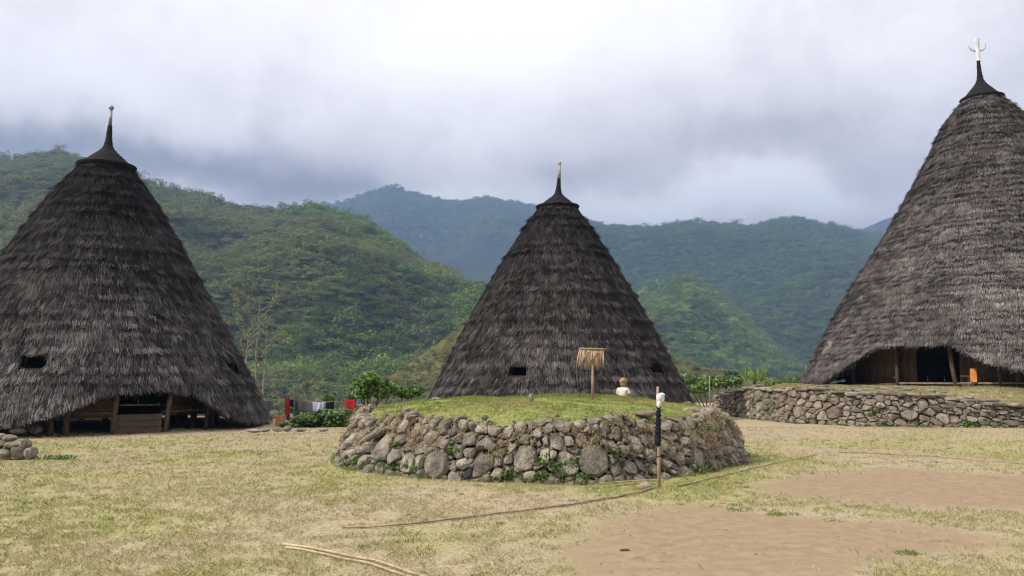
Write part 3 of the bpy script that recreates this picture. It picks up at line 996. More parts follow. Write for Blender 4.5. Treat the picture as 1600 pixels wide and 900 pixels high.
# cap slabs, flat and overhanging
nslab = 0
u = 0.1
def slab(cx, cy, cz, L, Wd, T, rz, rng, parent, ploc, mat=None, n=9):
    V = []
    out = []
    for k in range(n):
        a = 2 * pi * k / n
        r = rng.uniform(.8, 1.12)
        # rounded-rectangle like outline
        ca, sa = cos(a), sin(a)
        q = 1 / max(abs(ca), abs(sa)) ** .6
        out.append((ca * L / 2 * r * q, sa * Wd / 2 * r * q))
    tx, ty = rng.uniform(-.08, .08), rng.uniform(-.08, .08)
    for (s, z) in [(.88, 0), (1, T * .3), (1.0, T * .75), (.86, T)]:
        for (x, y) in out:
            x2, y2 = x * s * (1 + rng.uniform(-.04, .04)), y * s
            V.append((cx + x2 * cos(rz) - y2 * sin(rz), cy + x2 * sin(rz) + y2 * cos(rz), cz + z + tx * x2 + ty * y2 + rng.uniform(-.06, .06) * T))
    V.append((cx, cy, cz + T * 1.03))
    Fc = []
    for k in range(3):
        for i in range(n):
            Fc.append((k * n + i, k * n + (i + 1) % n, (k + 1) * n + (i + 1) % n, (k + 1) * n + i))
    for i in range(n): Fc.append((3 * n + i, 3 * n + (i + 1) % n, 4 * n))
    Fc.append(tuple(range(n - 1, -1, -1)))
    return add_stone(parent, np.array(V), Fc, mat or M['rock_grey'], 'cap_slab', ploc=ploc)
while u < u_vis and nslab < 64:
    L = rng.uniform(.30, .75)
    p, t, nr = wline(u + L / 2)
    h = wheight(u + L / 2)
    rz = atan2(t[1], t[0])
    q = p - nr * rng.uniform(.08, .22)
    T = rng.uniform(.06, .11)
    slab(q[0], q[1], h * .92, L * 1.02, rng.uniform(.35, .5), T, rz + rng.uniform(-.1, .1), rng, twall, TL)
    if rng.uniform() < .35:
        slab(q[0] - nr[0] * .2, q[1] - nr[1] * .2, h * .92 + T, L * .8, .3, rng.uniform(.05, .08), rz + rng.uniform(-.3, .3), rng, twall, TL); nslab += 1
    u += L; nslab += 1
# backing earth of the wall
Vc, Fc = [], []
N = 140
for i in range(N):
    uu = WL * i / (N - 1)
    for (v, d) in [(-.2, -.10), (.3, -.12), (.8, -.14), (.97, -.16)]:
        Vc.append(np.array(wmap(uu, v, d)) - np.array(TL))
for i in range(N - 1):
    for j in range(3):
        a = i * 4 + j
        Fc.append((a, a + 4, a + 5, a + 1))
mkobj('earth_core', mkmesh('earth_core', Vc, Fc, M['earth'], True), twall)
def tz(x, y):
    """terrace surface: rises gently from the wall top towards the house"""
    x = np.asarray(x, float); y = np.asarray(y, float)
    d = np.hypot(x - RC[0], y - RC[1])
    return 1.10 + 0 * x
# terrace strip grid (u along the wall, w inward)
NW, NI = 220, 60
Vt = []
wgt = np.linspace(0, 1, NI) ** 1.5 * 16
for i in range(NW):
    uu = WL * i / (NW - 1)
    p, t, nr = wline(uu)
    h = wheight(uu) * .95
    for s in wgt:
        q = p - nr * (.14 + s)
        if s > 5: # straighten far part so that the grid does not fold
            q = p - nr * 5.14 + np.array([.12, .99]) * (s - 5)
        hh = h + (1.17 - h) * sstep(.2, 3.2, s)
        zn = (fbm(q[0] * 1.3, q[1] * 1.3, 0, 3, 71) - .5) * .10
        Vt.append((q[0], q[1], float(hh + zn)))
idx = np.arange(NW * NI).reshape(NW, NI)
Fq = np.stack([idx[:-1, :-1], idx[1:, :-1], idx[1:, 1:], idx[:-1, 1:]], -1).reshape(-1, 4)
tag(mkobj('terrace', mkmesh('terrace', Vt, Fq, M['turf_dry'], True)), 'grassy terrace behind the retaining wall under the large house', kind='structure')
Vt = np.array(Vt).reshape(NW, NI, 3)
def terrace_pt(uf, wf):
    i = min(int(uf / WL * (NW - 1)), NW - 1); j = int(np.searchsorted(wgt, wf)); j = min(j, NI - 1)
    return Vt[i, j]
# flat stones lying on the terrace edge
for k in range(120):
    uu = rng.uniform(cum[2], cum[9] + 1); ww = rng.uniform(.2, 2.2)
    p = terrace_pt(uu, ww)
    _, t, _ = wline(uu)
    slab(p[0], p[1], p[2] - .03, rng.uniform(.25, .6), rng.uniform(.2, .4), rng.uniform(.05, .09), atan2(t[1], t[0]) + rng.uniform(-.5, .5), rng, twall, TL)
def terr_grass():
    rng = np.random.default_rng(19)
    n = 26000
    uu = rng.uniform(0, WL, n); ww = rng.uniform(.05, 3.2, n)
    P = np.array([terrace_pt(a, b) for a, b in zip(uu, ww)]) + np.stack([rng.normal(0, .06, n), rng.normal(0, .06, n), np.zeros(n)], -1)
    gm = np.clip(fbm(P[:, 0] * .8, P[:, 1] * .8, 0, 3, 5) * 2 - .75, 0, 1)
    col = mixc((.40, .32, .15), (.18, .24, .05), gm) * rng.uniform(.6, 1.3, n)[:, None]
    H = rng.uniform(.02, .06, n); b = rng.uniform(0, 2 * pi, n); L = H
    o = blades('terrace_grass', P, H, np.stack([np.cos(b) * L, np.sin(b) * L, 0 * L], -1), col, rng.uniform(.012, .02, n), M['blade'], None, rng)
    tag(o, 'sparse grass on the terrace in front of the large house', 'grass', kind='stuff')
terr_grass()
cs = []
for uu, v in [(cum[6] - 1.6, .25), (cum[6] - 1.5, .5), (cum[7] + .8, .4), (cum[7] + 1, .55), (cum[8] + 2, .15), (cum[9] + .3, .1), (cum[9] + .7, .2), (cum[4], .5), (cum[9] + 1.2, .1), (cum[8] - .4, .1), (cum[3] + .2, .3)]:
    p = wmap(uu, v, .1); cs.append((p[0], p[1], p[2], .14, .07, .12))
for k in range(26):
    p = wmap(rng.uniform(cum[3], U6), .02, .12); cs.append((p[0], p[1], .03, .2, .07, .04))
o = leaf_cloud('weeds', cs, 1500, .06, W1, W2, twall, 6, TL); tag(o, kind='stuff')

# protruding block of stones at the wall's corner
# ---- rubble wall end at the left frame edge --------------------------------
rng = np.random.default_rng(41)
lw = empty('stone_wall', (*gp(-30, 716), 0))
LWL = (*gp(-30, 716), 0)
tag(lw, 'broken end of a low dark stone wall at the left edge of the lawn', 'wall')
def put_boulder(px, py, base_y, rpx, flat, parent=None, ploc=(0, 0, 0), mat='rock', zoff=0, name='stone'):
    x, y = gp(px, base_y)
    p = at(px, py, y)
    r = rpx / F * y
    V, Fc = boulder(p, r, rng, flat)
    return add_stone(parent, V, Fc, M[mat], name, ploc)
for (px, py, r, fl) in [(8, 708, 11, (1, 1, .8)), (32, 706, 13, (1.1, 1, .9)), (48, 707, 11, (.9, 1, .9)), (22, 694, 11, (1.3, 1, .6)), (40, 695, 10, (.9, 1, .8)), (5, 692, 11, (1.2, 1, .6)),
                        (14, 684, 9, (1.3, 1, .6)), (-10, 700, 15, (1, 1, 1)), (-30, 690, 20, (1, 1, 1)), (2, 682, 8, (1, 1, .6)), (-12, 682, 9, (1, 1, .8)), (28, 714, 9, (1, 1, .6)),
                        (-50, 700, 20, (1, 1, 1)), (12, 716, 8, (1.2, 1, .7)), (-25, 712, 14, (1, 1, 1))]:
    put_boulder(px, py, 717, r, fl, lw, LWL, 'rock_grey')
cs = [(LWL[0] + 1.3 + k * .12, LWL[1] - .12, .03, .15, .08, .05) for k in range(5)]
o = leaf_cloud('weeds', cs, 260, .04, W1, W2, lw, 8, LWL); tag(o, kind='stuff')

# loose boulders along the plateau edge
edge = [(28, 672, 684, 9, (1.5, 1, .7), 'low pale boulder under the eaves at the far left'), (56, 671, 682, 8, (1.2, 1, .9), 'rounded tan boulder under the eaves of the left house'),
        (398, 673, 680, 6, (2, 1, .5), 'flat pinkish stone left of the clothes line'), (415, 672, 679, 5, (1.6, 1, .6), 'small stone beside the right foot of the left house'),
        (434, 671, 679, 6, (1.2, 1, .7), 'tan stone under the orange cloth'), (449, 670, 678, 6, (1.2, 1, .7), 'stone under the red garment'),
        (470, 672, 678, 5, (1.8, 1, .5), 'flat stone at the lawn edge below the grey washing'), (505, 672, 678, 5, (1.5, 1, .6), 'stone at the lawn edge in front of the squash leaves')]
for (px, py, by, r, fl, lab) in edge:
    o = put_boulder(px, py, by, r, fl, None, (0, 0, 0), 'rock', 0, 'boulder')
    tag(o, lab, 'rock', 'stones along the far edge of the lawn')

# ------------------------------------------------------------------ houses
def sil_radius(axis, px, py):
    """plan distance of the sight line to a vertical axis, and the height there"""
    d = ray(px, py); h = d[:2] / np.linalg.norm(d[:2])
    c = np.array(axis)
    t = c @ h
    r = abs(c[0] * h[1] - c[1] * h[0])
    z = CAMH + d[2] / np.linalg.norm(d[:2]) * t
    return r, z

class House:
    def __init__(s, axis, sil, zbase, ztop_px):
        s.c = np.array(axis); s.D = np.linalg.norm(axis)
        pts = sorted([sil_radius(axis, *p)[::-1] for p in sil])
        s.z = np.array([p[0] for p in pts]); s.r = np.array([p[1] for p in pts])
        s.zb = zbase
        s.face = atan2(-s.c[0], s.c[1])   # local phi=0 points to the camera
    def R(s, z):
        z = np.asarray(z, float)
        lo = s.r[0] + (s.z[0] - z) * (s.r[0] - s.r[1]) / (s.z[1] - s.z[0])
        return np.where(z < s.z[0], lo, np.interp(z, s.z, s.r))
    def zat(s, r):
        zz = np.linspace(s.zb, s.z[-1], 400)
        return float(np.interp(-r, -s.R(zz), zz))
    def P(s, phi, r, z):
        """phi measured from the direction to the camera, positive to the right in view"""
        tc_ = -s.c / s.D
        rt = np.array([-tc_[1], tc_[0]])  # right as seen from the camera
        rt = np.array([s.c[1], -s.c[0]]) / s.D
        return np.stack([s.c[0] + r * (np.cos(phi) * tc_[0] + np.sin(phi) * rt[0]), s.c[1] + r * (np.cos(phi) * tc_[1] + np.sin(phi) * rt[1]), z + 0 * np.asarray(phi)], -1)
    def hit(s, px, py):
        d = ray(px, py); d = d / np.linalg.norm(d[:2])
        t = s.D - 9
        while t < s.D + 6:
            p = np.array([0, 0, CAMH]) + d * t
            dx = p[:2] - s.c
            if np.hypot(*dx) < s.R(p[2]):
                tc_ = -s.c / s.D; rt = np.array([s.c[1], -s.c[0]]) / s.D
                return atan2(dx @ rt, dx @ tc_), p[2]
            t += .01
        return None

def build_thatch(H, root, ploc, eave, holes, seed, tone, course=.2, clump=.22, nb=15, blen=(.35, .6), bw=.026, tilt=(.02, .09), ztop=None, wavy=.08, pale=None, cw=1.0):
    """eave: function phi->z.  holes: (phi, z, dphi, dz)"""
    ploc = np.array(ploc)
    rng = np.random.default_rng(seed)
    zt = ztop
    # --- core: outer and inner skins
    NP, NTt = 360, 90
    phi = np.linspace(-pi, pi, NP, endpoint=False)
    t = np.linspace(0, 1, NTt)
    ze = np.array([eave(p) for p in phi])
    PH2, T2 = np.meshgrid(phi, t)
    ZZ = zt + T2 * (ze[None, :] - zt)
    Vs, Fs = [], []
    for layer, off in enumerate((-.06, -.28)):
        RR = np.maximum(H.R(ZZ) + off, .05)
        if layer == 0: RR = RR + (fbm(PH2 * 6, ZZ * 2.5, 0, 3, seed) - .5) * .08
        Vs.append(H.P(PH2, RR, ZZ if layer == 0 else ZZ - .02).reshape(-1, 3))
    idx = np.arange(NP * NTt).reshape(NTt, NP)
    q = np.stack([idx[:-1], np.roll(idx, -1, 1)[:-1], np.roll(idx, -1, 1)[1:], idx[1:]], -1)
    keep = np.ones(q.shape[:2], bool)
    pc = PH2[:-1] + pi / NP; zc = (ZZ[:-1] + ZZ[1:]) / 2
    for (hp, hz, dp, dz) in holes:
        keep &= ~((np.abs(pc - hp) < dp) & (np.abs(zc - hz) < dz))
    f1 = q[keep]
    f2 = q[keep][:, ::-1] + NP * NTt
    rim = np.stack([idx[-1], np.roll(idx[-1], -1), np.roll(idx[-1], -1) + NP * NTt, idx[-1] + NP * NTt], -1)
    me = mkmesh('thatch_base', np.concatenate(Vs) - ploc, np.concatenate([f1, f2, rim]), M['thatch_core'], True)
    mkobj('thatch_base', me, root)
    # --- straw: flush filler rows, and lifted course edges that overhang the row below
    zmin = ze.min()
    out = {k: [] for k in ('phi', 'z', 'L', 'l0', 'l1', 'lean', 'ti')}
    def rows(spacing, clump, nb, L0, L1, wav, jit, liftf, tib, edge):
        z = zt - .03; ci = 0
        while z > zmin - .05:
            r = float(H.R(z)); ci += 1
            ncl = max(int(2 * pi * r / clump), 8)
            pcs = (np.arange(ncl) + rng.uniform(-.4, .4, ncl)) / ncl * 2 * pi - pi
            cnt = np.where(np.abs(pcs) < 1.95, nb, nb // 3)
            px3, py3 = np.cos(pcs) * r, np.sin(pcs) * r
            zj = z + (fbm(px3 * .55 + 40, py3 * .55 + 40, ci * 3.1, 3, seed + 3) - .5) * 2 * wav + rng.normal(0, jit, ncl)
            lift = liftf(px3, py3, ci, ncl)
            clen = rng.uniform(L0, L1, ncl)
            lean = rng.normal(0, .09, ncl) + (fbm(px3 * .8 + 9, py3 * .8 + 9, ci * .4, 2, seed + 9) - .5) * .45
            ct = rng.uniform(0, 1, ncl)
            big = .5 * fbm(px3 * .5 + 20, py3 * .5 + 20, z * .7, 4, seed + 12) + .5 * fbm(px3 * 1.9 + 30, py3 * 1.9 + 30, z * .30, 3, seed + 14)
            k = np.repeat(np.arange(ncl), cnt); n = len(k)
            out['phi'].append(pcs[k] + rng.normal(0, .40 * clump, n) / r)
            out['z'].append(zj[k] + rng.normal(0, .025, n))
            out['L'].append(clen[k] * rng.uniform(.72, 1.12, n))
            out['l0'].append(rng.uniform(-.03, .015, n)); out['l1'].append(lift[k] * rng.uniform(.5, 1.3, n))
            out['lean'].append(lean[k] + rng.normal(0, .10, n))
            out['ti'].append(.32 * ct[k] + .44 * big[k] + .24 * rng.uniform(0, 1, n) + tib)
            sl = abs(float(H.R(z - .1) - H.R(z))) / .1
            z -= spacing * (rng.uniform(.7, 1.3) if edge else rng.uniform(.85, 1.15)) / sqrt(1 + sl * sl)
    rows(.13, clump, nb, blen[0], blen[1], wavy, .05, lambda x, y, c, n: rng.uniform(0, tilt[0], n), -.03, False)
    rows(course, clump * 1.3, int(nb * 1.5), blen[0] * .8, blen[1] * .8, wavy * 1.6, .02,
         lambda x, y, c, n: tilt[1] * (.25 + .95 * sstep(.35, .62, fbm(x * .7 + 7, y * .7 + 7, c * 5.3, 2, seed + 2))) * rng.uniform(.7, 1.2, n), .04, True)
    # hanging fringe along the eave (several layers through the thickness)
    nf = int(2 * pi * float(H.R(zmin)) / .011)
    ph = rng.uniform(-pi, pi, nf)
    ezr = np.array([np.interp(p, phi, ze) for p in ph])
    out['phi'].append(ph); out['z'].append(ezr + rng.uniform(.08, .26, nf)); out['L'].append(rng.uniform(.15, .32, nf))
    out['l0'].append(rng.uniform(-.28, .0, nf)); out['l1'].append(rng.uniform(-.28, .05, nf)); out['lean'].append(rng.normal(0, .15, nf)); out['ti'].append(rng.uniform(.1, .75, nf))
    a = {k: np.concatenate(v) for k, v in out.items()}
    zev = np.interp(a['phi'], phi, ze, period=2 * pi)
    ok = a['z'] > zev + .03
    for (hp, hz, dp, dz) in holes:
        rr = np.maximum(H.R(a['z']), .5)
        ok &= ~((np.abs(a['phi'] - hp) < dp * 1.0) & (a['z'] < hz + dz + a['L'] * .62) & (a['z'] > hz - dz * .9))
    a = {k: v[ok] for k, v in a.items()}
    n = len(a['phi'])
    r0 = np.maximum(H.R(a['z']), .1)
    sl = np.clip((H.R(a['z'] - .15) - r0) / .15, -.2, 2.5)
    cs_ = 1 / np.sqrt(1 + sl * sl)
    dzv = a['L'] * cs_; dr = a['L'] * cs_ * sl
    # roots and tips
    tipz = a['z'] - dzv
    tipz = np.maximum(tipz, np.interp(a['phi'], phi, ze, period=2 * pi) - .05 - .09 * rng.uniform(0, 1, n))
    nr_ = np.stack([cs_, sl * cs_], -1)   # outward normal in (r,z)
    rr0 = r0 + a['l0'] * nr_[:, 0]; zz0 = a['z'] + a['l0'] * nr_[:, 1]
    rt_ = np.maximum(H.R(tipz), .1)
    rr1 = rt_ + a['l1'] * nr_[:, 0]; zz1 = tipz + a['l1'] * nr_[:, 1]
    dphi = a['lean'] * a['L'] / np.maximum(r0, .8)
    w_ = bw * rng.uniform(.6, 1.4, n) / 2
    wr = w_ / np.maximum(rt_, .5)
    tw = rng.uniform(-.6, .6, n) * w_
    zm = zz0 * .45 + zz1 * .55; rm = rr0 * .45 + rr1 * .55 + .25 * a['l1'] * 0
    p0 = H.P(a['phi'] - wr, rr0, zz0); p1 = H.P(a['phi'] + wr, rr0 + tw, zz0)
    p2 = H.P(a['phi'] + dphi + wr * .55, rr1 + tw, zz1); p3 = H.P(a['phi'] + dphi - wr * .55, rr1, zz1)
    V = np.stack([p0, p1, p2, p3], 1).reshape(-1, 3) - ploc
    Fq = (np.arange(n)[:, None] * 4 + np.arange(4)[None, :])
    ti = np.clip((a['ti'] - .22) / .6, 0, 1) ** 1.8
    col = mixc(tone[0], tone[1], ti)
    age = np.clip((zt - a['z']) / (zt - zmin), 0, 1)      # the top is sooty and new, the foot bleached by weather
    col = col * (tone[2] + (tone[3] - tone[2]) * sstep(.05, .95, age))[:, None]
    br = rng.uniform(0, 1, n) < .10
    col[br] = col[br] * np.array([1.15, .92, .78])[None]
    if pale is not None:
        (hp, hz, dp, dz) = pale
        m = (np.abs(a['phi'] - hp) < dp) & (np.abs(a['z'] - .15 - hz) < dz) & (rng.uniform(0, 1, n) < .55)
        col[m] = np.array([.42, .40, .35])
    me = mkmesh('thatch_roof', V, Fq, M['thatch'], False, {'tint': np.repeat(col, 4, 0)})
    o = mkobj('thatch_roof', me, root)
    tag(o, kind='stuff')
    return n

def arc_eave(H, pts, side, back):
    """pts: eave pixels (front arch), converted to phi,z on the cone"""
    q = sorted([H.hit(*p) for p in pts])
    ph = [a for a, b in q]; z = [b for a, b in q]
    phs = [-pi, ph[0] - .8, ph[0] - .25] + ph + [ph[-1] + .25, ph[-1] + .8, pi]
    zs = [back, side, side * .5 + z[0] * .5] + z + [side * .5 + z[-1] * .5, side, back]
    def f(p):
        return float(np.interp(p, phs, zs)) + .02 * sin(p * 23) + .015 * sin(p * 51)
    return f

def cap_and_finial(H, root, ploc, zt, capR, zneck, ztip, lean=(0, 0), kind='ball', rim=.0):
    """woven palm-fibre cap flaring from a thin neck, with its finial"""
    c = H.c
    mb = MB()
    pr = []
    hC = zneck - zt
    FP = [0, .1, .22, .34, .44, .52, .7, 1]; RP_ = [1, .80, .60, .38, .23, .165, .115, .085]
    for k in range(21):
        f = k / 20
        pr.append((capR * float(np.interp(f, FP, RP_)), f * hC))
    pr = [(capR * .86, -.07), (capR * 1.03, -.05), (capR * 1.05, .0), (capR * .985, .05)] + pr[1:] + [(capR * .08, hC + .03)]
    mb.lathe(pr, (0, 0, 0), 40)
    def bend(v):
        f = max(v[2] / (ztip - zt), 0)
        return (v[0] + lean[0] * f, v[1] + lean[1] * f, v[2])
    mb.V = [bend(v) for v in mb.V]
    base = (c[0] - ploc[0], c[1] - ploc[1], zt - ploc[2])
    o = mb.build('roof_cap', M['cap'], root, True, base)
    # rope courses round the cap
    for f in (.02, .08, .14, .2, .26, .32, .39, .47, .58, .7, .85):
        mb = MB()
        r = capR * float(np.interp(f, FP, RP_)) + .004
        if f < .03: r = capR * 1.04
        mb.tube([bend((r * cos(a), r * sin(a), f * hC)) for a in np.linspace(0, 2 * pi, 33)], .035 if f < .03 else .010, 5, False)
        mb.build('binding', M['cap'], o)
    return base, bend

# ---------------- left house
ZTL = at(172, 262, 25.7)[2]
HL = House(LC, [(208, 267), (233, 300), (255, 334), (290, 396), (349, 504), (385, 573), (423, 651)], 0, 0)
HL.z[0]; 
left = empty('cone_house', (LC[0], LC[1], 0))
LP = (LC[0], LC[1], 0)
tag(left, 'conical thatched house at the left with a ball finial and a porch on stilts', 'house', 'cone-shaped thatched houses')
eL = arc_eave(HL, [(30, 660), (75, 649), (114, 634), (144, 624), (180, 612), (220, 609), (261, 609), (300, 613), (324, 629), (360, 650), (388, 662)], .22, .75)
def hole_spec(H, px, py, wid, hgt):
    p, z = H.hit(px, py)
    return (p, z, wid / 2 / float(H.R(z)), hgt / 2)
holesL = [hole_spec(HL, 51, 566, .66, .36), hole_spec(HL, 364, 574, .66, .34)]
TONE1 = ((.010, .0088, .0085), (.225, .206, .200), .26, 1.14)
NTL = build_thatch(HL, left, LP, eL, holesL, 101, TONE1, course=.44, clump=.12, nb=12, blen=(.20, .34), bw=.018, tilt=(.028, .085), ztop=ZTL)
def smoke_window(H, root, ploc, hs, rngs=1):
    """timber-lined opening under a small thatch flap"""
    (p, z, dp, dz) = hs
    w_ = dp * float(H.R(z))
    mb = MB(); mb2 = MB()
    ce = H.P(p, float(H.R(z)), z)
    inn = H.P(p, float(H.R(z)) - .8, z)
    nrm = (ce - inn) / np.linalg.norm(ce - inn); rt = np.array([-nrm[1], nrm[0], 0])
    # four lining boards running inwards
    rz = atan2(rt[1], rt[0])
    mid = ce - nrm * .42 - np.array(ploc)
    for sx in (-1, 1):
        mb.box(mid + rt * w_ * sx * 1.02, (.03, .6, dz * 2), rz)
    for sz in (-1, 1):
        mb.box(mid + np.array([0, 0, dz * sz * 1.02]), (w_ * 2.1, .6, .03), rz)
    o = mb.build('smoke_window', M['dark_wood'], root)
    mb2.box(ce - nrm * .02 + np.array([0, 0, -dz * .95]) - np.array(ploc), (w_ * 2.1, .05, .04), rz)
    mb2.build('sill', M['dark_wood'], o)
for h_ in holesL: smoke_window(HL, left, LP, h_)
# finial
zn = at(168, 198, 25.7)[2]; ztp = at(171, 172, 25.7)[2]
base, bend = cap_and_finial(HL, left, LP, ZTL + .02, float(HL.R(ZTL)) * 1.07, zn, ztp, lean=(0.05, 0))
mb = MB(); x0 = bend((0, 0, zn - ZTL)); x1 = bend((0, 0, ztp - ZTL))
mb.tube([(x0[0], x0[1], x0[2]), (x1[0], x1[1], x1[2])], [.06, .04], 8)
fo = mb.build('finial', M['metal'], left, True, base)
mb = MB(); mb.lathe([(0.001, -.085), (.05, -.07), (.08, -.03), (.085, 0), (.075, .04), (.045, .07), (.001, .085)], (x1[0], x1[1], x1[2] + .06), 12)
mb.build('ball', M['metal'], fo, True)

# porch and stilts of the left house
def ring_pt(H, px, r, z):
    """point at radius r on the front side of the house on photo column px"""
    d = ray(px, HOR); d = d[:2] / np.linalg.norm(d[:2])
    b = d @ H.c; c_ = H.c @ H.c - r * r
    disc = max(b * b - c_, 0)
    t = b - sqrt(disc)
    return np.array([d[0] * t, d[1] * t, z])
def plankring(H, root, ploc, r, z0, z1, phis, mat, thick=.03, name='plank', jit=.0, rng=None):
    for p0, p1 in phis:
        a = H.P(p0, r, z0); b = H.P(p1, r, z0)
        mid = (a + b) / 2; L = np.linalg.norm(b - a)
        mb = MB(); top = z1(.5 * (p0 + p1)) if callable(z1) else z1
        mb.box((0, 0, 0), (L * .95, thick, top - z0), atan2(b[1] - a[1], b[0] - a[0]), jit=.004)
        mb.build(name, mat, root, False, tuple(mid * np.array([1, 1, 0]) + np.array([0, 0, (z0 + top) / 2]) - np.array(ploc)))
def facing(H):
    return atan2(H.c[1], H.c[0]) - pi / 2
rng = np.random.default_rng(5)
# horizontal boards either side of the doorway
for side, (pa, pb_) in enumerate([(92, 178), (266, 345)]):
    for k in range(5):
        z0 = .50 + k * .16
        a = ring_pt(HL, pa, 4.05, z0); b = ring_pt(HL, pb_, 4.05, z0)
        mb = MB(); m_ = (a + b) / 2
        mb.box((0, 0, 0), (np.linalg.norm(b - a), .03, .15), atan2(b[1] - a[1], b[0] - a[0]), jit=.006)
        mb.build('wall_board', M['wood_red'], left, False, tuple(m_ + np.array([0, .01 * k, 0]) - np.array(LP)))
# side and back walls of the raised room
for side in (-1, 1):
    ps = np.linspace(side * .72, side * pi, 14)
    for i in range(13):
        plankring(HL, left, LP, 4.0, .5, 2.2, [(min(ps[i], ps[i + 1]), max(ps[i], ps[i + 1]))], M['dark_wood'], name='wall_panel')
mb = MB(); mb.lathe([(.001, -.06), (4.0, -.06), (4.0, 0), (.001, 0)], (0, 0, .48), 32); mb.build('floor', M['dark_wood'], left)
# porch bench rail
for (pa, pb_, z, r, hgt) in [(110, 182, .56, 4.45, .05), (256, 340, .56, 4.45, .05), (85, 350, .44, 4.3, .08)]:
    a = ring_pt(HL, pa, r, z); b = ring_pt(HL, pb_, r, z); m_ = (a + b) / 2
    mb = MB(); mb.box((0, 0, 0), (np.linalg.norm(b - a), .07, hgt), atan2(b[1] - a[1], b[0] - a[0])); mb.build('beam', M['post'], left, False, tuple(m_ - np.array(LP)))
# posts (front, leaning a little)
for (px, w_, lean, r, top) in [(108, .16, .0, 4.5, .95), (180, .15, .08, 4.5, 1.25), (262, .15, .10, 4.5, 1.25), (324, .15, .12, 4.5, 1.0), (84, .16, 0, 4.6, .6), (334, .14, .05, 4.3, .8), (366, .2, .25, 4.5, .5), (384, .14, .3, 4.4, .5)]:
    p = ring_pt(HL, px, r, 0)
    g_ = float(gz(p[0], p[1])) - .05
    top = max(min(top + .3, HL.zat(r + .1) - .25), .3)
    mb = MB(); mb.tube([(0, 0, g_), (lean * .5 * top, 0, top * .5), (lean * top, .05, top)], [w_ * .5, w_ * .47, w_ * .45], 8)
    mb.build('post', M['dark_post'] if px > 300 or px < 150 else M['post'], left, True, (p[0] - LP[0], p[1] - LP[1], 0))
for k in range(26):
    ph = k / 26 * 2 * pi + .1; r = 3.7 if k % 2 else 2.7
    if abs(((ph + pi) % (2 * pi)) - pi) < .25: continue
    p = HL.P(ph, r, 0)
    mb = MB(); mb.tube([(0, 0, -.3), (0, 0, .46)], .10, 7); mb.build('stilt', M['dark_wood'], left, True, (p[0] - LP[0], p[1] - LP[1], 0))
# boarded front under the doorway
for k in range(3):
    a = ring_pt(HL, 182, 4.5, .09 + k * .17); b = ring_pt(HL, 256, 4.5, .09 + k * .17); m_ = (a + b) / 2
    mb = MB(); mb.box((0, 0, 0), (np.linalg.norm(b - a), .04, .16), atan2(b[1] - a[1], b[0] - a[0]), jit=.005); mb.build('step_board', M['dark_post'], left, False, tuple(m_ - np.array(LP)))
# blue cloth hung at the left porch post
p = ring_pt(HL, 121, 4.62, .86)
mb = MB(); mb.V = [(-.16, 0, .12), (.17, 0, .15), (.03, .02, -.02), (-.08, .01, -.30), (-.13, .015, -.1), (-.16, .02, .12), (.17, .02, .15), (.03, .04, -.02), (-.08, .03, -.30), (-.13, .035, -.1)]
mb.F = [(0, 4, 3, 2, 1), (6, 7, 8, 9, 5), (0, 1, 6, 5), (1, 2, 7, 6), (2, 3, 8, 7), (3, 4, 9, 8), (4, 0, 5, 9)]
o = mb.build('cloth', M['cloth_blue'], None, False, tuple(p)); tag(o, 'small blue-grey cloth hanging at the porch corner of the left house', 'cloth')

# ---------------- centre house
ZTC = at(877, 325, 29.0)[2]
HC = House(CC, [(902, 328), (919, 348), (955, 402), (990, 458), (1030, 527), (1077, 618)], 0, 0)
cen = empty('cone_house', (CC[0], CC[1], 0))
CPl = (CC[0], CC[1], 0)
tag(cen, 'conical thatched house in the middle, standing behind the round stone platform', 'house', 'cone-shaped thatched houses')
eC = lambda p: .30 + .02 * sin(p * 23)
holesC = [hole_spec(HC, 808, 580, .64, .32), hole_spec(HC, 1025, 575, .64, .32)]
build_thatch(HC, cen, CPl, eC, holesC, 202, ((.011, .009, .0085), (.205, .184, .174), .34, 1.12), course=.44, clump=.12, nb=12, blen=(.20, .34), bw=.018, tilt=(.022, .092), ztop=ZTC, wavy=.05)
for h_ in holesC: smoke_window(HC, cen, CPl, h_)
zn = at(875, 280, 29)[2]; ztp = at(875, 258, 29)[2]
base, bend = cap_and_finial(HC, cen, CPl, ZTC + .02, float(HC.R(ZTC)) * 1.03, zn, ztp, lean=(.09, 0))
mb = MB(); x0 = bend((0, 0, zn - ZTC)); x1 = bend((0, 0, ztp - ZTC))
mb.tube([x0, ((x0[0] + x1[0]) / 2, 0, (x0[2] + x1[2]) / 2), x1], [.07, .055, .045], 8)
fo = mb.build('finial', M['fin_stone'], cen, True, base)
mb = MB(); mb.lathe([(.001, -.07), (.05, -.05), (.075, 0), (.06, .05), (.03, .09), (.001, .1)], (x1[0] - .01, x1[1], x1[2] + .04), 10); mb.build('knob', M['fin_stone'], fo, True)
mb = MB(); mb.lathe([(.001, -.06), (4.6, -.06), (4.6, 0), (.001, 0)], (0, 0, .8), 24); mb.build('floor', M['dark_wood'], cen)
for k in range(12):
    p = HC.P(k / 12 * 2 * pi, 4.3, 0) - np.array(CPl)
    mb = MB(); mb.tube([(p[0], p[1], -.3), (p[0], p[1], .8)], .1, 6); mb.build('stilt', M['dark_wood'], cen, True)

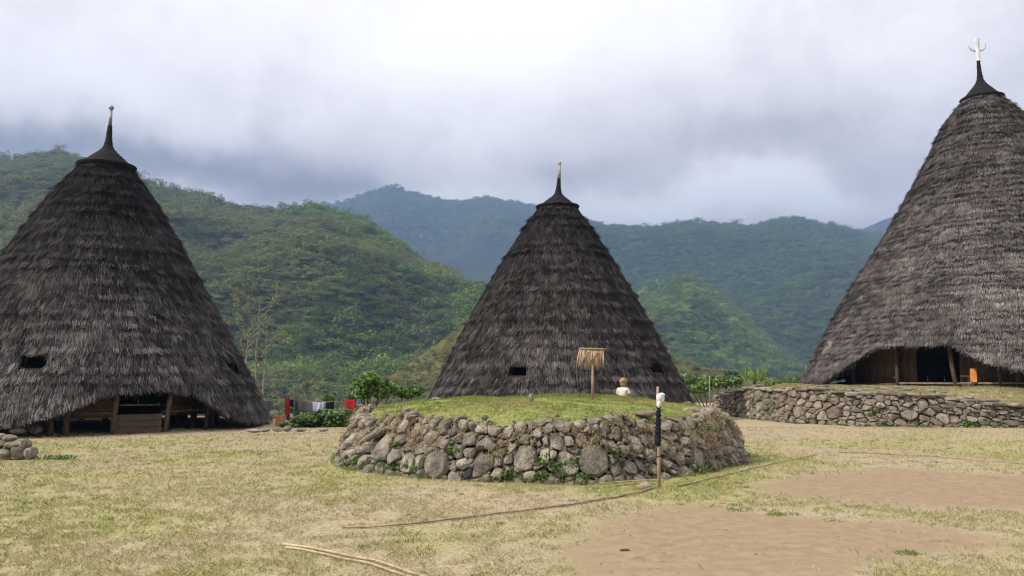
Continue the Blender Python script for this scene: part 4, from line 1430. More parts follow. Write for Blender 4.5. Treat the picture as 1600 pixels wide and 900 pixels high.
# ---------------- right (large) house
ZTR = at(1536, 156, 33.7)[2]
HR = House(RC, [(1506, 156), (1472, 198), (1437, 273), (1381, 371), (1321, 463), (1279, 538), (1249, 601)], 1.2, 0)
big = empty('cone_house', (RC[0], RC[1], 1.15))
RP = (RC[0], RC[1], 1.15)
tag(big, 'largest conical thatched house on the right, on the terrace, topped by a pale horned finial', 'house', 'cone-shaped thatched houses')
eR = arc_eave(HR, [(1286, 597), (1318, 575), (1351, 552), (1377, 541), (1417, 538), (1469, 537), (1489, 539), (1508, 550), (1535, 561), (1561, 570), (1598, 580)], 1.30, 1.6)
TONE3 = ((.048, .042, .039), (.285, .255, .24), .80, 1.1)
p_, z_ = HR.hit(1293, 545)
build_thatch(HR, big, RP, eR, [], 303, TONE3, course=.26, clump=.22, nb=15, blen=(.17, .27), bw=.024, tilt=(.018, .090), ztop=ZTR, wavy=.035, pale=(p_, z_, .045, .26), cw=1.1)
zn = at(1531, 96, 33.7)[2]; ztp = at(1530, 62, 33.7)[2]
base, bend = cap_and_finial(HR, big, RP, ZTR + .02, float(HR.R(ZTR)) * 1.03, zn, ztp, lean=(-.08, 0))
x0 = bend((0, 0, zn - ZTR)); x1 = bend((0, 0, ztp - ZTR))
mb = MB()
mb.tube([x0, bend((0, 0, zn - ZTR + .35)), bend((0, 0, zn - ZTR + .55)), bend((0, 0, zn - ZTR + .75)), x1], [.09, .10, .088, .115, .125], 10)
fo = mb.build('finial', M['silver'], big, False, base)
for s in (-1, 1):
    mb = MB(); h0 = ztp - ZTR - .52
    pts = [bend((s * .08, 0, h0)), bend((s * .22, 0, h0 + .02)), bend((s * .33, 0, h0 + .13)), bend((s * .38, 0, h0 + .27)), bend((s * .37, 0, h0 + .38))]
    mb.tube(pts, [.045, .042, .036, .026, .01], 7); mb.build('horn', M['horn'], fo, True)
# platform floor, door, wall planks, posts
FZ = 1.26
mb = MB(); mb.lathe([(.001, -.08), (6.3, -.08), (6.3, 0), (.001, 0)], (0, 0, FZ - RP[2]), 48); mb.build('floor', M['post'], big)
def col_phi(H, px, r):
    p = ring_pt(H, px, r, 0)[:2] - H.c
    tc_ = -H.c / H.D; rt = np.array([H.c[1], -H.c[0]]) / H.D
    return atan2(p @ rt, p @ tc_)
edges = list(np.linspace(col_phi(HR, 1300, 5.9), col_phi(HR, 1400, 5.9), 11))
edges2 = list(np.linspace(col_phi(HR, 1500, 5.9), col_phi(HR, 1640, 5.9), 13))
for e in (edges, edges2):
    for i in range(len(e) - 1):
        r_ = 5.9 + rng.uniform(-.01, .01)
        plankring(HR, big, RP, r_, FZ + .003, 3.5, [(e[i], e[i + 1])], M['wood'], name='wall_plank')
# inner doors: left leaf ajar, dark opening
d0, d1 = col_phi(HR, 1400, 5.6), col_phi(HR, 1432, 5.6)
ee = np.linspace(d0, d1, 4)
for i in range(3):
    plankring(HR, big, RP, 5.55, FZ + .003, 3.5, [(ee[i], ee[i + 1])], M['wood'], name='door_plank')
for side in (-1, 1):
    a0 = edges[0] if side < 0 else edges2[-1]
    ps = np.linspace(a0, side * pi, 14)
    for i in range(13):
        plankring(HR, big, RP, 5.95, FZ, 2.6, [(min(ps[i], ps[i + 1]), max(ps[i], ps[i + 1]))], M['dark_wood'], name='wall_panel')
for (px, r, top, wd, ln) in [(1333, 6.35, 2.3, .14, 0), (1402, 6.35, 3.2, .15, .0), (1497, 6.35, 3.2, .16, -.12), (1562, 6.4, 2.4, .16, 0), (1590, 6.4, 2.2, .16, 0)]:
    p = ring_pt(HR, px, r, 0); mb = MB(); top = HR.zat(r) - .35
    mb.tube([(0, 0, .55), (ln * (top - .5) / 2, 0, top / 2), (ln * (top - .5), 0, top)], wd * .5, 8)
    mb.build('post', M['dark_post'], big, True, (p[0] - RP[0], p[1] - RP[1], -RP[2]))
for (pa, pb_, z, r, hgt, m_) in [(1405, 1500, FZ + .02, 6.45, .06, 'bamboo_dark'), (1500, 1610, FZ + .04, 6.5, .05, 'bamboo_dark'), (1310, 1400, FZ + .22, 6.2, .06, 'post'), (1500, 1600, FZ + .28, 6.2, .06, 'post')]:
    a = ring_pt(HR, pa, r, z); b = ring_pt(HR, pb_, r, z); mm = (a + b) / 2
    mb = MB(); mb.box((0, 0, 0), (np.linalg.norm(b - a), .09, hgt), atan2(b[1] - a[1], b[0] - a[0])); mb.build('beam', M[m_], big, False, tuple(mm - np.array(RP)))
# orange block standing on the porch edge
p = ring_pt(HR, 1521, 6.5, FZ + .07)
mb = MB(); mb.box((0, 0, .22), (.20, .10, .44), facing(HR), jit=.006); mb.box((0, -.0, .46), (.17, .09, .04), facing(HR))
o = mb.build('board', M['orange'], None, False, tuple(p)); tag(o, 'bright orange board standing upright on the porch of the large house', 'board')

# ------------------------------------------------------------------ things on and round the platform
def on_top(px, py):
    """where the sight line meets the platform turf"""
    d = ray(px, py)
    t = 12.3
    while t < 20:
        p = np.array([0, 0, CAMH]) + d * t / d[1]
        if p[2] < ptop(p[0], p[1]): return p
        t += .01
    p = np.array([0, 0, CAMH]) + d * 17.5 / d[1]
    p[2] = ptop(p[0], p[1])
    return p
# woven-stick sign
b = on_top(926, 624)
sgn = empty('stick_sign', tuple(b))
tag(sgn, 'small panel of upright dry sticks fixed on a thin pole on the platform grass', 'sign')
Ys = b[1]
top = at(925, 545, Ys)
mb = MB(); mb.tube([(0, 0, -.05), (0.005, 0, .4), (-.004, .01, (top[2] - b[2]) * .97)], [.026, .024, .02], 8); mb.build('pole', M['pole'], sgn, True)
rg = random.Random(4)
wpx = Ys / F
nst = 30
for k in range(nst):
    f = k / (nst - 1)
    xt = (907 + f * 37 - 926) * wpx; xb = (902 + f * 40 - 926 + rg.uniform(-2.6, 2.6)) * wpx
    zt_ = at(926, 544, Ys)[2] - b[2] + rg.uniform(-.012, .012); zb_ = at(926, 576, Ys)[2] - b[2] + rg.uniform(-.035, .045) + (.02 if k > 22 else 0)
    mb = MB(); wv = rg.uniform(-.012, .012)
    mb.tube([(xt, -.03 + rg.uniform(-.008, .008), zt_), ((xt + xb) / 2 + wv, -.032, (zt_ + zb_) / 2), (xb, -.03 + rg.uniform(-.02, .02), zb_)], [rg.uniform(.007, .013), rg.uniform(.009, .015), .006], 5)
    mb.build('stick', M['stick'], sgn, True)
for (pa, ya, pb2, yb, dd) in [(905, 544, 948, 546, -.05), (905, 571, 918, 549, -.055), (921, 565, 934, 550, -.055), (903, 560, 944, 561, -.015)]:
    a_ = at(pa, ya, Ys) - b; c_ = at(pb2, yb, Ys) - b
    mb = MB(); mb.tube([(a_[0], dd, a_[2]), (c_[0], dd, c_[2])], .010, 5); mb.build('cross_stick', M['bamboo'], sgn, True)

# small stone stake, stones on turf
b = on_top(830, 628)
V, Fc = boulder((b[0], b[1], b[2] + .06), .055, rng, (.8, .8, 2.1), 8, 8)
o = add_stone(None, V, Fc, M['rock_grey'], 'stake'); tag(o, 'short grey stone stake upright on the platform grass', 'stake')
for (px, py, r, fl, lab) in [(681, 616, .13, (1.3, 1, .6), 'pale grey stone at the back left of the platform grass'), (1080, 640, .10, (1.4, 1, .5), 'flat stone near the right rim of the platform'),
                             (1010, 645, .12, (1.5, 1, .5), 'flat grey stone lying on the front rim of the platform'), (757, 650, .06, (1, 1, .8), 'small pale stone on the front rim of the platform')]:
    b = on_top(px, py + 3)
    V, Fc = boulder((b[0], b[1], b[2] + r * .2), r, rng, fl, 10, 7)
    o = add_stone(None, V, Fc, M['rock_grey'], 'rock'); tag(o, lab, 'rock')
sp = []
for (px, py, r, hh, c) in [(695, 620, .22, .13, 500), (672, 618, .12, .06, 120), (905, 616, .25, .07, 300), (990, 617, .3, .07, 350), (1010, 618, .2, .07, 200), (940, 618, .3, .05, 250), (1060, 622, .3, .05, 200)]:
    b = on_top(px, py); sp.append((b[0], b[1], b[2], r, hh, c))
tufts('grass_tufts', sp, 'lush green tufts along the back of the platform', 9, (.08, .14, .02), (.26, .36, .07))

# post wrapped in dark cloth
x, y = gp(1030, 766)
wp = empty('wrapped_post', (x, y, float(gz(x, y))))
tag(wp, 'thin upright wooden pole with black cloth wound round it and a white knot above', 'post')
wz_ = lambda py: at(1030, py, y)[2] - float(gz(x, y))
mb = MB()
mb.tube([(0, 0, -.1), (0, 0, .25), (.004, 0, .5), (.0, 0, 1.0), (.008, 0, wz_(604))], [.024, .023, .022, .020, .018], 9); mb.build('pole', M['pole'], wp, True)
mb = MB()
pts, rs = [], []
N = 26
for k in range(N):
    f = k / (N - 1)
    pts.append((-.012 + .026 * f + .004 * sin(k * 2.1), -.005 + .004 * cos(k * 1.7), wz_(696) + f * (wz_(634) - wz_(696))))
    rs.append((.050 - .020 * f + .007 * sin(k * 2.4) + .004 * sin(k * 5.1)) * (1 if 0 < k < N - 1 else .75))
mb.tube(pts, rs, 12); mb.build('black_wrap', M['cloth_navy'], wp, True)
V, Fc = boulder((.030, -.02, wz_(622)), .060, np.random.default_rng(3), (1, .9, 1.25), 16, 12)
mb = MB(); mb.add([tuple(v) for v in V], Fc)
V, Fc = boulder((.012, -.04, wz_(631)), .036, np.random.default_rng(8), (.9, .9, 1.5), 12, 9); mb.add([tuple(v) for v in V], Fc)
V, Fc = boulder((.055, -.03, wz_(617)), .035, np.random.default_rng(9), (1.2, .9, .9), 12, 9); mb.add([tuple(v) for v in V], Fc)
mb.build('white_knot', M['cloth_white'], wp, True)
mb = MB(); mb.tube([(.03 * cos(a), .03 * sin(a), wz_(713) + .002 * sin(a)) for a in np.linspace(0, 2 * pi, 13)], .005, 5, False); mb.build('tie', M['cloth_black'], wp)

# bamboo poles on the lawn
def lying(name, pxs, r, mat, label, nodes=True, zadd=0.0):
    pts = []
    for i, (px, py) in enumerate(pxs):
        x, y = gp(px, py); pts.append((x, y, float(gz(x, y)) + r + .004 + zadd))
    # resample
    P = np.array(pts); d = np.concatenate([[0], np.cumsum(np.linalg.norm(np.diff(P, axis=0), axis=1))])
    s = np.arange(0, d[-1], .12)
    Q = np.stack([np.interp(s, d, P[:, i]) for i in range(3)], -1)
    Q[:, 0] += (vnoise(s * .9, 0 * s, 0, len(label)) - .5) * .03
    Q[:, 2] = gz(Q[:, 0], Q[:, 1]) + r + .006 + zadd
    rad = [r * (1.18 if k % 3 == 0 and nodes else 1.0) * (1 - .35 * k / len(Q)) for k in range(len(Q))]
    mb = MB(); mb.tube(Q - Q[0], rad, 7)
    o = mb.build(name, M[mat], None, True, tuple(Q[0])); tag(o, label, 'pole', 'bamboo poles lying on the lawn')
lying('bamboo_pole', [(1030, 764), (1000, 772), (960, 780), (880, 793), (760, 806), (660, 818), (580, 825), (530, 824)], .015, 'bamboo_dark', 'long thin dark bamboo lying across the lawn from the wrapped post to the left')
lying('bamboo_pole', [(1060, 764), (1110, 752), (1170, 738), (1230, 722), (1278, 712)], .014, 'bamboo', 'pale bamboo pole lying on the lawn right of the platform')
lying('bamboo_pole', [(1310, 708), (1400, 711), (1500, 718), (1640, 729)], .014, 'bamboo_dark', 'thin bamboo pole lying beyond the far earth patch at the right')
lying('bamboo_pole', [(935, 757), (985, 755), (1047, 751)], .012, 'bamboo', 'short pale bamboo lying at the platform foot, the rear of two')
lying('bamboo_pole', [(950, 762), (1000, 758), (1030, 753)], .011, 'bamboo', 'short bamboo lying at the platform foot, the front of two')
lying('bamboo_pole', [(443, 849), (500, 861), (580, 879), (660, 902), (760, 935)], .013, 'bamboo', 'split bamboo pole in the left foreground, the upper of a touching pair')
lying('bamboo_pole', [(447, 855), (500, 867), (580, 886), (660, 909), (760, 944)], .012, 'bamboo', 'split bamboo pole in the left foreground, the lower of a touching pair')
x, y = gp(1007, 766); V, Fc = boulder((x, y, .05), .085, rng, (1.2, 1, .7), 14, 10)
o = add_stone(None, V, Fc, M['bamboo'], 'coconut_husk'); tag(o, 'tan fibrous husk lying on the grass beside the wrapped post', 'husk')
x, y = gp(975, 863)
mb = MB(); mb.V = [(-.05, 0, .012), (-.02, .018, .008), (.03, .014, .02), (.055, 0, .012), (.03, -.014, .008), (-.02, -.018, .02)]; mb.F = [(0, 1, 2, 3), (0, 3, 4, 5)]
mb.V += [(a, b, c - .006) for a, b, c in mb.V]; mb.F += [(9, 8, 7, 6), (11, 10, 9, 6)]
o = mb.build('dry_leaf', M['bark_dark'], None, False, (x, y, float(gz(x, y)))); tag(o, 'single dark dry leaf lying on the bare earth', 'leaf')
# pale scraps and clods scattered on the lawn
rg = np.random.default_rng(77)
Vl, Fl = [], []
for k in range(420):
    yy = rg.uniform(6.2, 15); xx = rg.uniform(-.64, .64) * yy; s = rg.uniform(.004, .012)
    b = len(Vl); zc = float(gz(xx, yy)); a = rg.uniform(0, 6.28); L = s * rg.uniform(1, 3)
    for dx, dy, dz in [(-L, -s, .002), (L, -s * .6, .002), (L, s, .004), (-L, s, .004), (0, 0, .004 + s)]:
        Vl.append((xx + dx * cos(a) - dy * sin(a), yy + dx * sin(a) + dy * cos(a), zc + dz))
    Fl += [(b, b + 1, b + 4), (b + 1, b + 2, b + 4), (b + 2, b + 3, b + 4), (b + 3, b, b + 4)]
o = mkobj('litter', mkmesh('litter', Vl, Fl, M['bamboo'])); tag(o, 'dry straw scraps and small clods scattered over lawn and earth', 'litter', kind='stuff')

# ------------------------------------------------------------------ person seated at the back of the platform
pb0 = on_top(972, 616)
PY = 19.08
pz = float(ptop(at(972, 600, PY)[0], PY)) + .045
pX = at(972, 600, PY)[0]
per = empty('person', (pX, PY, pz), radians(-35))
tag(per, 'light-haired person in a cream shirt seated behind the platform, seen from behind', 'person')
def skin_mesh(name, verts, edges, mat, parent, levels=1, root=0):
    me = bpy.data.meshes.new(name)
    me.from_pydata([v[:3] for v in verts], edges, [])
    o = bpy.data.objects.new(name, me); COL.objects.link(o); o.parent = parent
    o.modifiers.new('skin', 'SKIN')
    if not me.skin_vertices: 
        bpy.context.view_layer.objects.active = o
        me.skin_vertices.new() if hasattr(me.skin_vertices, 'new') else None
    for i, v in enumerate(verts):
        sv = me.skin_vertices[0].data[i]
        sv.radius = (v[3], v[4] if len(v) > 4 else v[3]); sv.use_root = (i == root)
    m = o.modifiers.new('sub', 'SUBSURF'); m.levels = levels; m.render_levels = levels
    bpy.context.view_layer.update()
    dg = bpy.context.evaluated_depsgraph_get()
    ev = o.evaluated_get(dg)
    nm = bpy.data.meshes.new_from_object(ev)
    o.modifiers.clear(); o.data = nm
    nm.materials.clear(); nm.materials.append(mat)
    nm.polygons.foreach_set('use_smooth', np.ones(len(nm.polygons), bool))
    return o
# faces +y (away from camera); sits cross-legged, leaning a little forward
B = [(0, 0, .10, .13, .11), (0, .02, .25, .12, .09), (0, .04, .40, .14, .09), (0, .06, .50, .11, .07), (0, .08, .57, .05), (0, .10, .63, .055), (0, .105, .70, .082, .092), (0, .10, .78, .075, .085),
     (-.15, .06, .49, .055), (-.22, .10, .32, .045), (-.17, .28, .22, .036), (-.10, .36, .21, .024, .034),
     (.15, .06, .49, .055), (.22, .10, .32, .045), (.17, .28, .22, .036), (.10, .36, .21, .024, .034),
     (-.10, .04, .09, .09), (-.30, .28, .12, .075), (-.05, .40, .06, .05), (.06, .44, .05, .035),
     (.10, .04, .09, .09), (.30, .28, .12, .075), (.05, .34, .07, .05), (-.06, .36, .06, .035)]
E = [(0, 1), (1, 2), (2, 3), (3, 4), (4, 5), (5, 6), (6, 7), (3, 8), (8, 9), (9, 10), (10, 11), (3, 12), (12, 13), (13, 14), (14, 15), (0, 16), (16, 17), (17, 18), (18, 19), (0, 20), (20, 21), (21, 22), (22, 23)]
for s, hi in ((-1, 11), (1, 15)):
    hx = -s * .0
    for k, (dx, L) in enumerate([(-.022, .055), (-.008, .068), (.007, .064), (.021, .05)]):
        a = len(B); bx_, by_, bz_ = B[hi][:3]
        B.append((bx_ + dx, by_ + .04, bz_, .009)); B.append((bx_ + dx * 1.1 - s * .01, by_ + .04 + L * .55, bz_ - .012, .008)); B.append((bx_ + dx * 1.1 - s * .015, by_ + .04 + L * .85, bz_ - .035, .006))
        E += [(hi, a), (a, a + 1), (a + 1, a + 2)]
    a = len(B); B.append((B[hi][0] - s * -.035, B[hi][1] + .01, B[hi][2], .010)); B.append((B[hi][0] + s * .05, B[hi][1] + .045, B[hi][2] - .01, .008)); E += [(hi, a), (a, a + 1)]
body = skin_mesh('body', B, E, M['skin'], per, 1)
Sh = [(0, 0, .12, .155, .13), (0, .02, .26, .145, .115), (0, .04, .40, .165, .115), (0, .06, .50, .13, .09), (0, .075, .545, .07),
      (-.15, .06, .49, .075), (-.215, .09, .34, .065), (.15, .06, .49, .075), (.215, .09, .34, .065)]
skin_mesh('shirt', Sh, [(0, 1), (1, 2), (2, 3), (3, 4), (3, 5), (5, 6), (3, 7), (7, 8)], M['cloth_cream'], per, 2)
Sk = [(0, 0, .09, .17, .13), (-.11, .05, .10, .12), (-.31, .29, .12, .10), (-.08, .38, .08, .08), (.11, .05, .10, .12), (.31, .29, .12, .10), (.06, .36, .08, .08)]
skin_mesh('skirt', Sk, [(0, 1), (1, 2), (2, 3), (0, 4), (4, 5), (5, 6)], M['cloth_maroon'], per, 1)
V, Fc = boulder((0, .085, .755), .115, np.random.default_rng(2), (.92, 1.0, 1.0), 16, 12)
keep = [f for f in Fc if not (np.mean([V[i][1] for i in f]) > .135 and np.mean([V[i][2] for i in f]) < .79)]
mb = MB(); mb.add([tuple(v) for v in V], keep)
V2, F2 = boulder((0, .02, .67), .06, np.random.default_rng(6), (1.1, .7, 1.1), 10, 8); mb.add([tuple(v) for v in V2], F2)
mb.build('hair', M['hair'], per, True)
for nm, pos, r, fl, mt in [('nose', (0, .205, .715), .016, (.8, 1.2, 1.3), 'skin'), ('ear', (-.087, .10, .715), .022, (.4, .8, 1.2), 'skin'), ('ear', (.087, .10, .715), .022, (.4, .8, 1.2), 'skin'),
                           ('eye', (-.032, .186, .735), .011, (1, .6, .7), 'cloth_black'), ('eye', (.032, .186, .735), .011, (1, .6, .7), 'cloth_black'), ('mouth', (0, .188, .675), .018, (1.2, .4, .35), 'cloth_maroon')]:
    V, Fc = boulder(pos, r, np.random.default_rng(1), fl, 8, 6); mb = MB(); mb.add([tuple(v) for v in V], Fc); mb.build(nm, M[mt], per, True)
per.scale = (.76, .76, .76)
V, Fc = boulder((pX - .27, PY - .25, float(ptop(pX - .27, PY - .25)) + .03), .12, np.random.default_rng(12), (1.5, .8, .5), 14, 9)
o = add_stone(None, V, Fc, M['cloth_bluegrey'], 'bundle'); tag(o, 'dark crumpled cloth bundle on the grass to the left of the seated person', 'cloth')

# ------------------------------------------------------------------ washing lines beyond the lawn edge
YL = 26.0
cl = empty('clothesline', tuple(at(480, 700, YL)))
CL0 = at(480, 700, YL)
tag(cl, 'two sagging washing lines on thin pale sticks between the left house and the platform', 'clothesline')
def cable(pxs, r=.008, mat='bamboo', nm='rope'):
    mb = MB(); mb.tube([at(a, b, YL) - CL0 for a, b in pxs], r, 5); mb.build(nm, M[mat], cl)
cable([(414, 626), (450, 624), (490, 627), (530, 628), (570, 624)])
cable([(420, 650), (470, 650), (500, 650)], .012)
for pxs in [[(438, 660), (437, 645), (435, 620)], [(497, 672), (481, 628), (473, 615), (472, 598)], [(449, 668), (452, 650), (462, 640)], [(498, 672), (499, 625)], [(536, 672), (535, 622)], [(571, 672), (572, 618)], [(421, 672), (420, 622)]]:
    cable(pxs, .013, 'bark', 'prop_stick')
def garment(px0, px1, py0, py1, mat, label, seed, wob=.02, skew=0, Yo=0.0, taper=1.0):
    nx_, nz_ = 12, 12
    r = np.random.default_rng(seed)
    Yc = YL + Yo
    a = at(px0, py0, Yc); b_ = at(px1, py1, Yc)
    W_ = b_[0] - a[0]; Hh = a[2] - b_[2]
    V = []
    for side in (0, 1):
        for j in range(nz_ + 1):
            for i in range(nx_ + 1):
                f, g2 = i / nx_, j / nz_
                x = (f - .5) * W_ * (1 + (taper - 1) * g2) + skew * g2
                y = wob * (sin(f * 9 + seed) * (.3 + g2) + .6 * sin(f * 21 + seed * 2 + g2 * 2)) + side * .008
                z = -Hh * g2 * (1 + .07 * sin(f * 7 + seed) * g2) - .02 * sin(f * pi)
                V.append((x, y, z))
    n1 = (nx_ + 1) * (nz_ + 1)
    Fc = []
    for j in range(nz_):
        for i in range(nx_):
            q = j * (nx_ + 1) + i
            Fc.append((q, q + nx_ + 1, q + nx_ + 2, q + 1)); Fc.append((q + n1, q + n1 + 1, q + n1 + nx_ + 2, q + n1 + nx_ + 1))
    bd = [i for i in range(nx_ + 1)] + [j * (nx_ + 1) + nx_ for j in range(1, nz_ + 1)] + [nz_ * (nx_ + 1) + i for i in range(nx_ - 1, -1, -1)] + [j * (nx_ + 1) for j in range(nz_ - 1, 0, -1)]
    for k in range(len(bd)):
        p, q = bd[k], bd[(k + 1) % len(bd)]
        Fc.append((p, q, q + n1, p + n1))
    o = mkobj('garment', mkmesh('garment', V, Fc, M[mat], True), None, ((a[0] + b_[0]) / 2, Yc - .03, a[2]))
    tag(o, label, 'clothing', 'washing hung out to dry')
garment(446, 453, 620, 648, 'cloth_red', 'narrow bright red garment hanging lengthwise at the left of the upper line', 1, .02)
garment(453, 459, 624, 635, 'cloth_black', 'black garment right beside the red one on the upper line', 2)
garment(461, 466, 627, 640, 'cloth_steel', 'small dark blue-black garment hanging in a narrow strip', 3)
garment(467, 479, 627, 642, 'cloth_taupe', 'taupe brown cloth on the upper line', 4)
garment(479, 489, 627, 642, 'cloth_grey', 'mid grey cloth left of the lavender one', 5)
garment(489, 509, 628, 643, 'cloth_lavender', 'pale lavender white towel, the widest piece on the upper line', 6, .03)
garment(509, 515, 628, 642, 'cloth_black', 'black shirt directly right of the lavender towel', 7)
garment(516, 522, 627, 640, 'cloth_navy', 'last dark garment before the gap on the upper line', 8)
garment(539, 556, 624, 638, 'cloth_red', 'square red cloth alone on the right part of the line', 9, .012)
garment(559, 567, 618, 632, 'cloth_blue', 'light blue garment at the right end of the line by the platform', 10)
garment(416, 427, 626, 641, 'cloth_bluegrey', 'dark grey garment next to the thatch of the left house', 11)
garment(431, 436, 649, 665, 'cloth_orange', 'narrow orange cloth on the lower line', 12)
garment(436, 446, 648, 661, 'cloth_pink', 'dull pink cloth on the lower line', 13)
garment(448, 454, 647, 656, 'cloth_maroon', 'dark red cloth under the bright red garment on the lower line', 14)
garment(453, 459, 646, 653, 'cloth_white', 'small white piece on the lower line', 15)
garment(458, 468, 649, 658, 'cloth_maroon', 'maroon cloth at the middle of the lower line', 16, skew=.02)
garment(468, 496, 649, 655, 'cloth_brown', 'long low brown cloth at the right of the lower line', 17)

# ------------------------------------------------------------------ plants near the village
def shrub(name, label, cat, centres_px, Yd, nleaf, size, c1, c2, seed, group=None, stem=True, fl=.5):
    """centres_px: (px,py,rpx,rpy)"""
    cs = []
    for (px, py, rx, ry) in centres_px:
        p = at(px, py, Yd); rg_ = random.Random(seed + int(px))
        cs.append((p[0], p[1] + rg_.uniform(-.4, .4), p[2], rx / F * Yd, rx / F * Yd, ry / F * Yd))
    b = min(cs, key=lambda c: c[2])
    mx = np.mean([c[0] for c in cs]); my = np.mean([c[1] for c in cs]); mz = float(gz(mx, my))
    root = empty(name, (mx, my, mz)); tag(root, label, cat, group)
    o = leaf_cloud('foliage', cs, nleaf, size, c1, c2, root, seed, (mx, my, mz), flat=fl); tag(o, kind='stuff')
    mb = MB()
    for c in cs[:8]:
        e = (c[0] - mx, c[1] - my, c[2] - mz)
        mb.tube([(e[0] * .3, e[1] * .3, -.1), (e[0] * .7, e[1] * .7, e[2] * .5), e], [.03, .022, .01], 5)
    mb.build('stem', M['bark_dark'], root, True)
    return root
LG1, LG2 = (.025, .07, .010), (.13, .25, .035)
shrub('shrub', 'rounded bright green leafy shrub just left of the platform top', 'shrub', [(575, 600, 19, 14), (592, 607, 20, 15), (560, 596, 10, 9), (608, 608, 12, 11), (582, 590, 14, 8), (568, 615, 14, 8)], 24.2, 1500, .11, LG1, (.20, .36, .05), 51)
shrub('shrub', 'low leafy bush behind the platform, between the bright shrub and the middle house', 'shrub', [(625, 612, 14, 7), (645, 611, 14, 7), (656, 610, 10, 7), (636, 615, 16, 6)], 24.8, 900, .09, LG1, LG2, 52)
shrub('squash_plant', 'broad-leaved squash vine spreading below the washing lines', 'plant', [(480, 655, 22, 10), (505, 652, 24, 12), (530, 657, 20, 12), (541, 652, 12, 9), (462, 664, 14, 7), (520, 664, 22, 8), (490, 668, 22, 6), (548, 648, 8, 8), (440, 668, 10, 5), (522, 650, 10, 8)], 25.2, 2600, .13, (.018, .05, .010), (.15, .25, .05), 53, fl=.8)
shrub('shrub', 'light green bush behind the black garments on the line', 'shrub', [(512, 622, 10, 5), (470, 640, 14, 6), (495, 645, 14, 5), (570, 622, 8, 10), (555, 618, 10, 8)], 27.5, 800, .10, (.05, .11, .015), (.20, .33, .06), 54)
shrub('shrub', 'weedy green bushes seen through the stilts of the left house', 'shrub', [(100, 668, 30, 16), (160, 668, 30, 16), (230, 668, 30, 16), (300, 668, 30, 16), (360, 668, 30, 16), (410, 668, 20, 14)], 33, 1600, .16, (.05, .11, .015), (.22, .36, .06), 55)
shrub('shrub', 'low bushes right of the middle house behind the platform', 'shrub', [(1075, 592, 16, 8), (1100, 598, 16, 10), (1125, 597, 16, 10), (1145, 595, 14, 8), (1090, 606, 24, 8)], 40, 1400, .14, (.05, .10, .02), (.18, .28, .06), 56)
shrub('shrub', 'dark small tree top left of the spiky plant', 'shrub', [(1141, 588, 9, 9), (1150, 594, 9, 8)], 42, 500, .14, (.015, .04, .01), (.06, .11, .025), 57)
shrub('shrub', 'bushes between the spiky plant and the large house', 'shrub', [(1210, 600, 16, 8), (1230, 600, 16, 9), (1246, 597, 10, 9)], 40, 900, .13, (.05, .10, .02), (.17, .27, .06), 58)
# spiky plant
p = at(1178, 596, 31)
yr = empty('spiky_plant', (p[0], p[1], float(gz(p[0], p[1]))))
tag(yr, 'green spiky rosette plant rising above the left end of the retaining wall', 'plant')
zr = p[2] - float(gz(p[0], p[1]))
mb = MB(); rg = random.Random(8)
mb.tube([(0, 0, -.1), (0, 0, zr * .6), (.02, 0, zr)], [.08, .06, .05], 7); mb.build('stem', M['bark_dark'], yr, True)
for hcx in (-.28, 0, .28, .1):
    for k in range(17):
        a = rg.uniform(0, 2 * pi); el = rg.uniform(.35, 1.45); L = rg.uniform(.5, .8)
        d = Vector((cos(a) * cos(el), sin(a) * cos(el), sin(el))); sd2 = Vector((-sin(a), cos(a), 0)) * .022
        o0 = Vector((hcx, rg.uniform(-.2, .2), zr)); m1 = o0 + d * L * .55; m2 = o0 + d * L + Vector((0, 0, -.10 * L))
        V = [o0 - sd2 * .6, o0 + sd2 * .6, m1 + sd2, m2, m1 - sd2, m1 + Vector((0, 0, -.012))]
        t_ = rg.random()
        me = mkmesh('leaf', [tuple(v) for v in V], [(0, 1, 5), (1, 2, 5), (2, 3, 5), (3, 4, 5), (4, 0, 5)], M['leaf'], False, {'tint': np.repeat([[.12 + .16 * t_, .22 + .18 * t_, .03 + .04 * t_]], 6, 0)})
        mkobj('leaf', me, yr)

